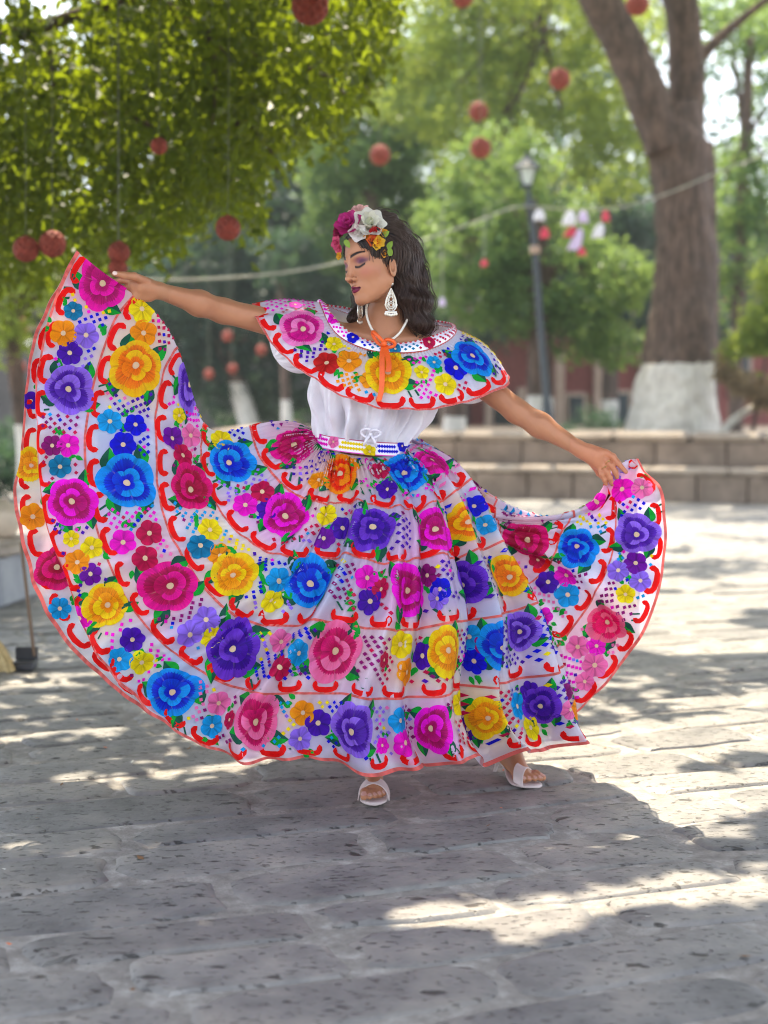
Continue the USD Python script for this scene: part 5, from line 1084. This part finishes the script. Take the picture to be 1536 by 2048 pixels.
    for d in np.arange(.04, L[-1], .098):
        u = np.interp(d, L, np.arange(len(us_))); st.one('embroidered_scroll', scroll2d(.078, rng), u, (NVr - 1) * .885, 0, .0017)
    for k0, k1 in ((.968, 1.0), (.0, .018)):
        V = []; N = []
        for kk in (k0, k1):
            vv_ = np.full(len(us_), kk * (NVr - 1)); nn = nrm(rc.at(rc.N, np.arange(len(us_)), vv_)); V.append(rc.at(rc.G, np.arange(len(us_)), vv_) + nn * .002); N.append(nn)
        m = len(us_); i = np.arange(m - 1); f = np.stack([i, i + 1, i + m + 1, i + m], 1); V, N = np.vstack(V), np.vstack(N)
        put('ruffle_binding', V, fixwind(V, f, N), 'thread', rf, normals=N, col=np.clip(np.tile(LINE * rng.uniform(.75, 1.2, (m, 1)), (2, 1)), 0, 1))
    S = np.array(st.spots); T = cKDTree(S[:, :3]); pal = ['mag', 'crm', 'dbl', 'pur', 'yel', 'org', 'blu', 'crm']
    for a, d in enumerate(np.arange(0, L[-1], .0125)):
        u = np.interp(d, L, np.arange(len(us_)))
        for b in range(11):
            if (a + b) % 2 or int(d / .09) % 3 == 1 and b > 7: continue
            v = (NVr - 1) * (.12 + .66 * b / 10); X = rc.at(G, u, v)
            if any(np.linalg.norm(X - S[i, :3]) < S[i, 3] + .005 for i in T.query_ball_point(X, .09)): continue
            h = .0062; st.many('embroidered_diamonds', (np.array([(-h, 0), (0, -h), (h, 0), (0, h)]), np.array([[0, 1, 2, 3]]), np.tile(SC[pal[int(d / .09) % 8]], (4, 1))), u, v, 0, .003)
    st.flush()
    X = G.reshape(-1, 3); col = np.tile(WHITE, (len(X), 1)); TT = cKDTree(X)
    for s in S:
        idx = TT.query_ball_point(s[:3], s[3] * 1.8); dd = np.linalg.norm(X[idx] - s[:3], axis=1) / s[3]; k = (np.clip(1.8 - dd, 0, 1) * .30)[:, None]
        col[idx] = col[idx] * (1 - k) + k * (s[4:7] * .75 + .22)
    sh = (.04 + .30 * np.clip((t - 1.76) / .08, 0, 1))[None].repeat(len(us_), 0)
    put('ruffle_cloth', X, grid_faces(len(us_), NVr), 'organza', rf, normals=rc.N.reshape(-1, 3), col=np.clip(col, 0, 1), fl=sh.reshape(-1))
    # neckband between the bare shoulders and the ruffle
    NL = [(640,604,4.52),(652,612,4.46),(664,630,4.405),(680,650,4.375),(703,668,4.36),(732,682,4.352),(756,688,4.35),(780,690,4.35),(808,688,4.355),(842,681,4.37),(872,671,4.395),(893,661,4.43),(903,655,4.475),(900,650,4.54),(872,643,4.58),(780,634,4.585),(690,616,4.565)]
    rows = np.stack([P(*np.array(q_, float).T) for q_ in (NL, SM)], 1); ext = np.concatenate([rows[-3:], rows, rows[:4]], 0)
    R = PchipInterpolator(ui, ext, axis=0)(us_); tv = np.linspace(0, 1, 9)[None, :, None]
    G = R[:, :1] * (1 - tv) + R[:, 1:] * tv; nb0 = Cloth(G); G = G + nb0.N * (.006 * np.sin(np.pi * tv) + .004)
    nc = Cloth(G); put('neckband', G.reshape(-1, 3), grid_faces(len(us_), 9), 'satin', bl, normals=nc.N.reshape(-1, 3), col=WHITE)
    st = Stitcher(nc, bl)
    for x, y, r, c in [(668,638,15,'mag'), (706,675,13,'dbl'), (790,698,12,'tea'), (858,684,14,'crm')]: st.flower(*nc.find(x, y, 0, nF), r * q, c, sprig=False)
    Ln = np.r_[0, np.cumsum(np.linalg.norm(np.diff(G[:, 4], axis=0), axis=1))]; S = np.array(st.spots)
    for a, d in enumerate(np.arange(0, Ln[-1], .0115)):
        u = np.interp(d, Ln, np.arange(len(us_))); xx = nc.at(nc.pix[..., [0, 1, 1]], u, 4)[0]
        c = SC['mag'] if xx < 695 else SC['dbl'] if xx < 745 else SC['tea'] if xx < 840 else SC['crm']
        for b in (0, 1, 2):
            if (a + b) % 2: continue
            X = nc.at(G, u, 3 + 1.6 * b)
            if np.min(np.linalg.norm(S[:, :3] - X, axis=1) - S[:, 3]) < .003: continue
            h = .0055; st.many('neckband_diamonds', (np.array([(-h, 0), (0, -h * .8), (h, 0), (0, h * .8)]), np.array([[0, 1, 2, 3]]), np.tile(c, (4, 1))), u, 3 + 1.6 * b, 0, .001)
    st.flush()
    dots = []
    for a, d in enumerate(np.arange(0, Ln[-1], .0075)):
        u = np.interp(d, Ln, np.arange(len(us_))); X = nc.at(G, u, 0.3); m = trimesh.creation.icosphere(1, .0032)
        dots.append((m.vertices + X, m.faces, (np.array([.75, .03, .08]) if a % 2 else np.array([.8, .74, .78]))))
    V, f, C_ = cat(dots); tag(put('neck_beading', V, f, 'thread', bl, col=C_, smooth=False), kind='stuff')
    # orange ribbon tied at the front
    rb = thing('ribbon_bow', None, None, parent=bl)
    for pts in ([(768,690,4.325),(764,720,4.29),(764,760,4.262),(757,803,4.238)], [(771,690,4.325),(775,712,4.295),(778,732,4.272),(776,744,4.262)]):
        c = spline([P(*p_) for p_ in pts], 16); V = np.concatenate([c - [.0075, 0, 0], c + [.0075, 0, 0], c + [.0075, .0012, 0], c - [.0075, -.0012, 0]]); i = np.arange(15)
        f = np.vstack([np.stack([i + a * 16, i + 1 + a * 16, i + 1 + b * 16, i + b * 16], 1) for a, b in ((0, 1), (1, 2), (2, 3), (3, 0))]); put('ribbon_tail', V, f, 'orange_ribbon', rb)
    for pts in ([(768,685,4.325),(752,668,4.318),(745,664,4.33),(750,678,4.335),(768,687,4.328)], [(768,686,4.325),(784,681,4.32),(790,688,4.325),(782,694,4.328),(768,688,4.328)]):
        c = spline([P(*p_) for p_ in pts], 20); v, f = tube(c, np.full(20, .0055), 6); put('ribbon_loop', v, f, 'orange_ribbon', rb, smooth=True)
    v, f = trimesh.creation.icosphere(2, .0085).vertices + P(768, 687, 4.318), trimesh.creation.icosphere(2).faces; put('ribbon_knot', v, f, 'orange_ribbon', rb, smooth=True)
    return bl
def build_belt(parent):
    bt = thing('waistband', None, None, parent=parent)
    th = np.linspace(0, 2 * np.pi, 200, endpoint=False)
    G = np.empty((200, 9, 3))
    for j, k in enumerate(np.linspace(0, 1, 9)):
        G[:, j] = P(727 + (96 + 1.5 * k) * np.cos(th), 872 + 28 * k + 9.5 * np.cos(th) + 9 * np.sin(th), 4.45 - (.112 + .002 * k + .003 * math.sin(math.pi * k)) * np.sin(th))
    G = G[::-1]                                              # so that u runs left to right in front
    bc = Cloth(G); N = bc.N * np.sign((bc.N * (G - G.mean((0, 1)))).sum())
    put('band', G.reshape(-1, 3), grid_faces(200, 9, True), 'satin', bt, normals=N.reshape(-1, 3), col=WHITE)
    st = Stitcher(bc, bt); sd = float(np.sign((bc.N * (G - G.mean((0, 1)))).sum())); q = 1 / 690; nF = 200
    for x, y, r, c in [(668,885,13,'pnk'), (738,902,13,'yel'), (803,892,13,'dbl'), (640,872,8,'mag')]: st.flower(*bc.find(x, y), r * q, c, side=sd, sprig=False)
    S = np.array(st.spots)
    for u in np.arange(0, 199, 1.9):
        xx = bc.at(bc.pix[..., [0, 1, 1]], u, 4)[0]; c = SC['mag'] if xx < 680 else SC['yel'] if xx < 752 else SC['dbl']
        for b in (0, 1):
            v = 2.5 + 2.7 * b; X = bc.at(G, u, v)
            if np.min(np.linalg.norm(S[:, :3] - X, axis=1) - S[:, 3]) < .003: continue
            h = .0058; st.many('waistband_diamonds', (np.array([(-h, 0), (0, -h), (h, 0), (0, h)]), np.array([[0, 1, 2, 3]]), np.tile(c, (4, 1))), u, v, 0, .001, sd)
    st.flush()
    for k0, cc in ((0.15, SC['crm']), (7.4, SC['mag'])):
        u = np.arange(0, 200.0); V = []; N = []
        for kk in (k0, k0 + .45):
            n_ = nrm(bc.at(bc.N, u, np.full(200, kk))) * sd; V.append(bc.at(bc.G, u, np.full(200, kk)) + n_ * .0015); N.append(n_)
        i = np.arange(199); f = np.stack([i, i + 1, i + 201, i + 200], 1); V, N = np.vstack(V), np.vstack(N); put('waistband_piping', V, fixwind(V, f, N), 'thread', bt, normals=N, col=np.array(cc))
    # small white ribbon bow at the front
    for pts in ([(741,868,4.318),(728,858,4.305),(722,864,4.31),(729,873,4.312),(741,869,4.318)], [(741,868,4.318),(753,860,4.305),(761,866,4.31),(753,874,4.312),(741,869,4.318)], [(740,869,4.318),(733,879,4.308),(728,890,4.318)], [(742,869,4.318),(748,880,4.308),(752,892,4.32)]):
        c = spline([P(*p_) for p_ in pts], 18); v, f = tube(c, np.full(18, .0042), 6); v = P(741, 868, 4.318) + (v - P(741, 868, 4.318)) * [1, 1.4, 1]; put('ribbon_bow_loop', v, f, 'satin', bt, col=(.78, .75, .82), smooth=True)
    m = trimesh.creation.icosphere(2, .0062); put('ribbon_bow_knot', np.array(m.vertices) + P(741, 868, 4.31), m.faces, 'satin', bt, col=(.78, .75, .82), smooth=True)
# ---------------------------------------------------------------- hair
def build_hair(parent):
    hr = thing('hair', None, None, parent=parent)
    inv = lambda w: (np.asarray(w) - HO) @ HR
    right = [(768,458,4.44),(800,505,4.46),(815,550,4.465),(830,605,4.45),(846,652,4.42)]
    rpts = [P(*p) for p in right]
    left = [P(*p) for p in [(745,470,4.52),(752,560,4.535),(738,610,4.50),(706,640,4.46)]]
    def sdf(w):
        p = inv(w)
        d = s_ell(p, (0, -.017, .040), (.081, .104, .090))
        face = s_ell(p, (0, .080, -.034), (.061, .066, .108))             # keep the face clear
        face = np.minimum(face, s_ell(p, (.055, .044, -.052), (.035, .042, .052)))
        d = smax(d, -face, .012)
        d = smax(d, -(p[:, 2] + .055 + .35 * np.maximum(p[:, 1], 0)), .01)
        d = smin(d, chain(w, rpts, (.050, .054, .050, .046, .026), .02), .035)
        d = smin(d, chain(w, [P(797,520,4.42), P(803,560,4.41), P(822,605,4.40), P(838,642,4.40)], (.030, .032, .030, .016), .02), .03)
        d = smin(d, chain(w, left, (.06, .052, .042, .012), .02), .035)
        g = np.sin(w[:, 0] * 150 + 26 * w[:, 2] + 2.5 * np.sin(w[:, 2] * 46)) * .0017 + np.sin(w[:, 0] * 420 + w[:, 1] * 300 + 60 * w[:, 2]) * .0008
        lowk = np.clip((HO[2] - w[:, 2]) / .10, 0, 1); d = d + g + lowk * .0055 * np.sin(w[:, 2] * 88 + w[:, 0] * 10)
        face2 = s_ell(p, (0, .088, -.036), (.058, .066, .106)); return smax(d, -face2, .004)
    pts = np.vstack([rpts, left, [HO + [0, 0, .12], HO - [.1, .1, 0], HO + [.1, .12, 0]]])
    v, f = surface_nets(sdf, pts.min(0) - .07, pts.max(0) + .07, .0034)
    low = np.clip((HO[2] - v[:, 2]) / .16, 0, 1)[:, None]
    put('hair_mass', v, f, 'hair_shell', hr, normals=meshkit.arrays((v, f), True)[2], col=np.array([.012, .008, .007]) * (1 - low) + np.array([.045, .021, .014]) * low)
    # strands laid over the mass: combed back from the hairline, then falling in loose waves
    rg = np.random.default_rng(5); n = 3600
    nv = meshkit.arrays((v, f), True)[2]; ok = np.flatnonzero(nv @ nrm(np.array([.25, -1, .35])) > -.35)
    x = v[rg.choice(ok, n)]; tone = rg.uniform(.5, 1.7, n); C_ = []
    for k in range(16):
        d = sdf(x); e = 1e-3; g = nrm(np.stack([sdf(x + np.eye(3)[i] * e) - d for i in range(3)], 1))
        x = x - g * (d - (.0012 + .0016 * (tone / 1.7) + np.where(tone > 1.64, .0009 * k, 0)))[:, None]; C_.append(x)
        p = inv(x); up_ = np.clip((p[:, 2] - .0) / .08, 0, 1)[:, None]
        fl = up_ * (HR @ np.array([.25, -1, -.35])) + (1 - up_) * np.array([.10, 0, -1.0])
        fl = fl + (1 - up_) * np.array([1.0, .3, 0]) * (.45 * np.sin(x[:, 2] * 62 + x[:, 0] * 14))[:, None]
        fl = fl - g * (fl * g).sum(1)[:, None]; x = x + nrm(fl) * .0095
    C_ = np.stack(C_, 1); curves = list(C_)
    B = UsdGeom.BasisCurves.Define(stage, path_of('hair_strands', hr)); pts = np.concatenate(curves)
    B.CreateTypeAttr('linear'); B.CreateCurveVertexCountsAttr(Vt.IntArray.FromNumpy(np.full(len(curves), 16, np.int32)))
    B.CreatePointsAttr(Vt.Vec3fArray.FromNumpy(pts.astype(np.float32))); B.CreateWidthsAttr(Vt.FloatArray.FromNumpy(np.tile(np.r_[.0006, np.full(11, .0014), .0012, .001, .0008, .0004], len(curves)).astype(np.float32))); B.SetWidthsInterpolation('vertex')
    UsdShade.MaterialBindingAPI.Apply(B.GetPrim()).Bind(M['hair_strand']); tag(B.GetPrim(), kind='stuff')
# ---------------------------------------------------------------- flowers worn in the hair, jewellery, shoes
def petal(w, l, cup, curl, rg, n=7):
    s, t = np.meshgrid(np.linspace(-1, 1, n), np.linspace(0, 1, n), indexing='ij')
    wd_ = w * np.sin(np.pi * np.clip(t * .80 + .12, 0, 1)) ** .7
    x = s * wd_; y = l * t * (1 - .12 * s * s); z = cup * (s * wd_ / w) ** 2 * w + l * curl * t * t + rg.normal(0, .03 * w, s.shape)
    v = np.stack([x, y, z], -1).reshape(-1, 3); return v, grid_faces(n, n)
def bloom(c, nrmv, R, cols, rg, layers=4, cup=.5, per=6):
    nrmv = nrm(nrmv); a = nrm(np.cross(nrmv, [.3, .2, 1])); b = np.cross(nrmv, a); ps = []
    for L in range(layers):
        k = 1 - L / (layers + .6)
        for j in range(per if L < layers - 1 else 4):
            v, f = petal(R * .52 * k, R * k, cup * .5, .25 + .1 * L, rg)
            tilt = .15 + 1.15 * L / layers; v = v @ Rx(tilt).T; v = v @ Rz(2 * np.pi * (j + .5 * L) / per + rg.normal(0, .12)).T; v[:, 2] += R * .10 * L
            col = np.array(cols[min(L, len(cols) - 1)]) * rg.uniform(.82, 1.12); ps.append((c + v[:, :1] * a + v[:, 1:2] * b + v[:, 2:] * nrmv, f, np.clip(np.tile(col, (len(v), 1)), 0, 1)))
    return cat(ps)
def build_headband(parent):
    hb = thing('flower_headband', None, None, parent=parent); rg = np.random.default_rng(11)
    out = nrm(np.array([-.35, -.75, .75]))
    def put_b(name, px_, py_, d, R, n, cols, **k):
        v, f, c = bloom(P(px_, py_, d), n, R, cols, rg, **k); return put(name, v, f, 'petal', hb, col=c, normals=meshkit.arrays((v, f), True)[2])
    put_b('silk_rose', 700, 452, 4.335, .046, (-.35, -.8, .5), [(.50, .02, .18), (.62, .03, .27), (.70, .06, .34), (.50, .01, .16)])
    put_b('white_peony', 737, 452, 4.330, .054, (.15, -.85, .5), [(.85, .82, .72), (.86, .84, .72), (.82, .83, .66)], layers=3, per=7)
    put_b('white_petal_flower', 716, 467, 4.315, .030, (-.1, -.9, .1), [(.86, .82, .78)], layers=2, per=5)
    put_b('blush_rose', 722, 433, 4.40, .042, (0, -.5, .9), [(.85, .45, .42), (.88, .55, .50)])
    put_b('dark_rose', 682, 464, 4.36, .026, (-.7, -.7, .1), [(.32, .01, .07), (.40, .02, .10)])
    for x, y, d, R, n, c in [(676,486,4.355,.024,(-.8,-.6,.1),(.80,.10,.25)), (681,500,4.35,.018,(-.8,-.6,0),(.85,.15,.30)), (680,512,4.345,.013,(-.7,-.7,0),(.90,.50,.03)),
                             (749,464,4.312,.019,(.2,-.95,.2),(.62,.015,.02)), (745,482,4.305,.019,(.1,-1,.1),(.85,.14,.02)), (757,484,4.305,.020,(.35,-.9,.1),(.92,.55,.03)), (766,466,4.315,.015,(.5,-.8,.2),(.92,.45,.03)),
                             (735,473,4.305,.012,(-.2,-1,.1),(.90,.40,.03)), (768,508,4.315,.0125,(.4,-.9,0),(.92,.42,.02)), (753,492,4.303,.014,(.1,-1,0),(.93,.62,.05))]:
        put_b('small_blossom', x, y, d, R, n, [c, tuple(np.array(c) * .85)], layers=2, per=5)
    for a in ((775,498,.55), (781,512,-.1), (764,474,.9), (690,480,2.6)):
        v, f = petal(.008, .026, .2, .1, rg); v = np.stack([v[:, 0] * math.cos(a[2]) + v[:, 1] * math.sin(a[2]), -v[:, 2], -v[:, 0] * math.sin(a[2]) + v[:, 1] * math.cos(a[2])], 1)
        put('green_leaf', v + P(a[0], a[1], 4.312), f, 'petal', hb, col=(.28, .45, .05), smooth=True)
    band = spline([hw((.082, -.005, -.01)), hw((.080, .012, .05)), hw((.05, .035, .112)), hw((0, .045, .130)), hw((-.05, .035, .112)), hw((-.080, .012, .05))], 30)
    v, f = tube(band, np.full(30, .004), 6); put('band', v, f, 'black_band', hb, smooth=True)
def build_jewellery(parent):
    def earring(c, yaw, name_label):
        e = thing('earring', name_label, None, parent=parent); R_ = Rz(yaw); place = lambda v: (np.asarray(v) * [1.45, 1.45, 1.5]) @ R_.T + c
        def wire(pts, r=.0011): v, f = tube(np.array([(x, 0, z) for x, z in pts]), r, 6); return v, f
        tear = lambda s, n=40: [(s * .0155 * math.sin(a) * (math.sin(a / 2)) ** 1.3, -.026 - s * .0205 * 0 + s * .022 * math.cos(a)) for a in np.linspace(0, 2 * np.pi, n)]
        ps = [wire(tear(1), .0015), wire(tear(.80), .001), wire([(x * .8, z) for x, z in tear(.62)], .001)]
        for z, r in ((-.0365, .0062), (-.0365, .0036), (-.025, .0042), (-.017, .0026)): ps.append(wire([(r * math.cos(a), z + r * math.sin(a)) for a in np.linspace(0, 6.3, 22)], .0010))
        for s in (-1, 1):
            for z, r, x in ((-.036, .0032, .0095), (-.028, .0022, .0085), (-.044, .002, .0055)): ps.append(wire([(s * x + r * math.cos(a), z + r * math.sin(a)) for a in np.linspace(0, 6.3, 16)], .0009))
        v, f = cat(ps); put('filigree_drop', place(v), f, 'silver', e, smooth=True)
        m = trimesh.creation.icosphere(2, .0052); put('stud', place(np.array(m.vertices) + [0, 0, .004]), m.faces, 'silver', e, smooth=True)
        m = trimesh.creation.box([.024, .0016, .0040]); ps = [(np.array(m.vertices) + [0, 0, -.0500], m.faces)]
        for k in range(7):
            b = trimesh.creation.icosphere(1, .0022); ps.append((np.array(b.vertices) * [1, .6, 1.7] + [(k - 3) * .0038, 0, -.0555 + .0008 * abs(k - 3)], b.faces))
        v, f = cat(ps); put('fringe', place(v), f, 'silver', e, smooth=True)
    earring(P(782, 572, 4.335), .25, 'whole silver filigree earring')
    earring(P(720, 588, 4.385), 1.15, 'silver filigree earring half behind the jaw')
    nk = thing('necklace', None, None, parent=parent)
    c = spline([P(*p) for p in [(735,606,4.395),(733,628,4.385),(742,655,4.366),(756,674,4.352),(775,681,4.346),(793,672,4.350),(808,652,4.372),(817,634,4.40),(819,622,4.43)]], 60)
    for k in range(60):
        m = trimesh.creation.icosphere(1, .0036); put('bead', np.array(m.vertices) * [1, 1, 1.15] + c[k], m.faces, 'pearl', nk, smooth=True)
    for (pts, i0) in ((FINGL[1][0], 0), (FINGL[2][0], 0)):
        a, b = pts[0] * .45 + pts[1] * .55, pts[1]; t = nrm(b - a); u1 = nrm(np.cross(t, [0, 0, 1.0])); u2 = np.cross(t, u1); r = .0108
        rg_ = thing('finger_ring', None, None, parent=parent)
        v, f = tube([a + r * (u1 * math.cos(x) + u2 * math.sin(x)) for x in np.linspace(0, 6.3, 26)], .0012, 6); put('ring_band', v, f, 'gold', rg_, smooth=True)
        m = trimesh.creation.icosphere(2, .0028); put('ring_bead', np.array(m.vertices) + a + [0, -r, .004], m.faces, 'gold', rg_, smooth=True)
def build_shoes(parent):
    for an, ball, td, toes, heel, w, side in ((J['anR'], BALR, TDR, TOER, HEELR, WR_, -1), (J['anL'], BALL_, TDL, TOEL, HEELL, WL_, 1)):
        sh = thing('high_heel_sandal', None, None, parent=parent)
        perp = w; up = np.array([0, 0, 1.0])
        # sole: swept rounded section from heel to toe
        hp = heel - up * .026; tp = ball + td * .062
        ctr = spline([hp - td * .020, hp + td * .01, (hp * .55 + ball * .45) - up * .015, ball - up * .0225, ball + td * .03 - up * .0235, tp - up * .023], 22)
        wd_ = np.interp(np.linspace(0, 1, 22), [0, .08, .35, .66, .85, .96, 1], [.016, .026, .024, .041, .040, .024, .010])
        sec = np.array([(math.cos(a), math.sin(a)) for a in np.linspace(0, 2 * np.pi, 12, endpoint=False)])
        V = (ctr[:, None] + perp * (wd_[:, None, None] * sec[None, :, :1]) + up * (.0065 * np.sign(sec[None, :, 1:]) * np.abs(sec[None, :, 1:]) ** .5)).reshape(-1, 3)
        V[:, 2] = np.maximum(V[:, 2], .0015)
        i = np.arange(21)[:, None] * 12; j = np.arange(12)[None]; k = (j + 1) % 12; f = np.stack([i + j, i + k, i + 12 + k, i + 12 + j], -1).reshape(-1, 4)
        f = np.vstack([f[:, [0, 1, 2]], f[:, [0, 2, 3]], [[0, q + 1, q] for q in range(1, 11)], [[252, 252 + q, 252 + q + 1] for q in range(1, 11)]])
        put('sole', V, f, 'shoe_suede', sh, smooth=True)
        # stiletto
        h0 = hp - td * .006; h1 = np.array([*(hp - td * .012)[:2], .0015]); c = np.array([h0, h0 * .75 + h1 * .25 + td * .006, h0 * .4 + h1 * .6 + td * .004, h1])
        v, f = tube(c, (.017, .0085, .0055, .0055), 10); put('stiletto_heel', v, f, 'shoe_suede', sh, smooth=True)
        # broad strap over the toes, ankle strap
        def strap(c0, rx, rz, w0, axis, a0, a1, name, tilt=0.0):
            th = np.linspace(a0, a1, 26); V = []
            for kk in (-.5, .5):
                for rr in (1.0, 1.06): V.append(c0 + axis * kk * w0 + perp * (rx * rr * np.cos(th))[:, None] + up * (rz * rr * np.sin(th))[:, None] - axis * (tilt * np.sin(th))[:, None])
            n = 26; V = np.vstack(V); i = np.arange(n - 1); order = (0, 1, 3, 2); f = np.vstack([np.stack([i + a * n, i + 1 + a * n, i + 1 + b * n, i + b * n], 1) for a, b in zip(order, order[1:] + order[:1])])
            put(name, V, f, 'shoe_suede', sh, smooth=35)
        strap(ball + td * .010 - up * .022,  .0445, .047, .034, nrm(td - up * .35), .10, np.pi - .10, 'toe_strap', .012)
        put_ring = spline([an + up * .012 + .040 * (td * math.cos(a) + perp * math.sin(a)) + up * .006 * math.cos(a) for a in np.linspace(0, 2 * np.pi, 24)], 40)
        v, f = tube(put_ring, .0035, 6); put('ankle_strap', v, f, 'shoe_suede', sh, smooth=True)
plain('black_band', (.01, .01, .01), .5)
dn = thing('dancer', 'woman dancing in a white flower-embroidered dress, spreading its skirt with both hands', 'person')
build_body(dn); build_skirt(dn); build_blouse(dn); build_belt(dn); build_hair(dn); build_headband(dn); build_jewellery(dn); build_shoes(dn)
# ---------------------------------------------------------------- thin haze in the air under the trees
usdkit.material(stage, '/World/Looks/haze_air', {'v': ('principled_volume', {'color': (.85, .95, .97), 'density': 0.0007, 'anisotropy': .35})}, [], volume='v.volume')
v, f = box(190, 172, 22, (0, 76, 9.0)); tag(put('haze', v, f, UsdShade.Material.Get(stage, '/World/Looks/haze_air')), 'faint bluish haze hanging under the trees', 'haze', kind='stuff')
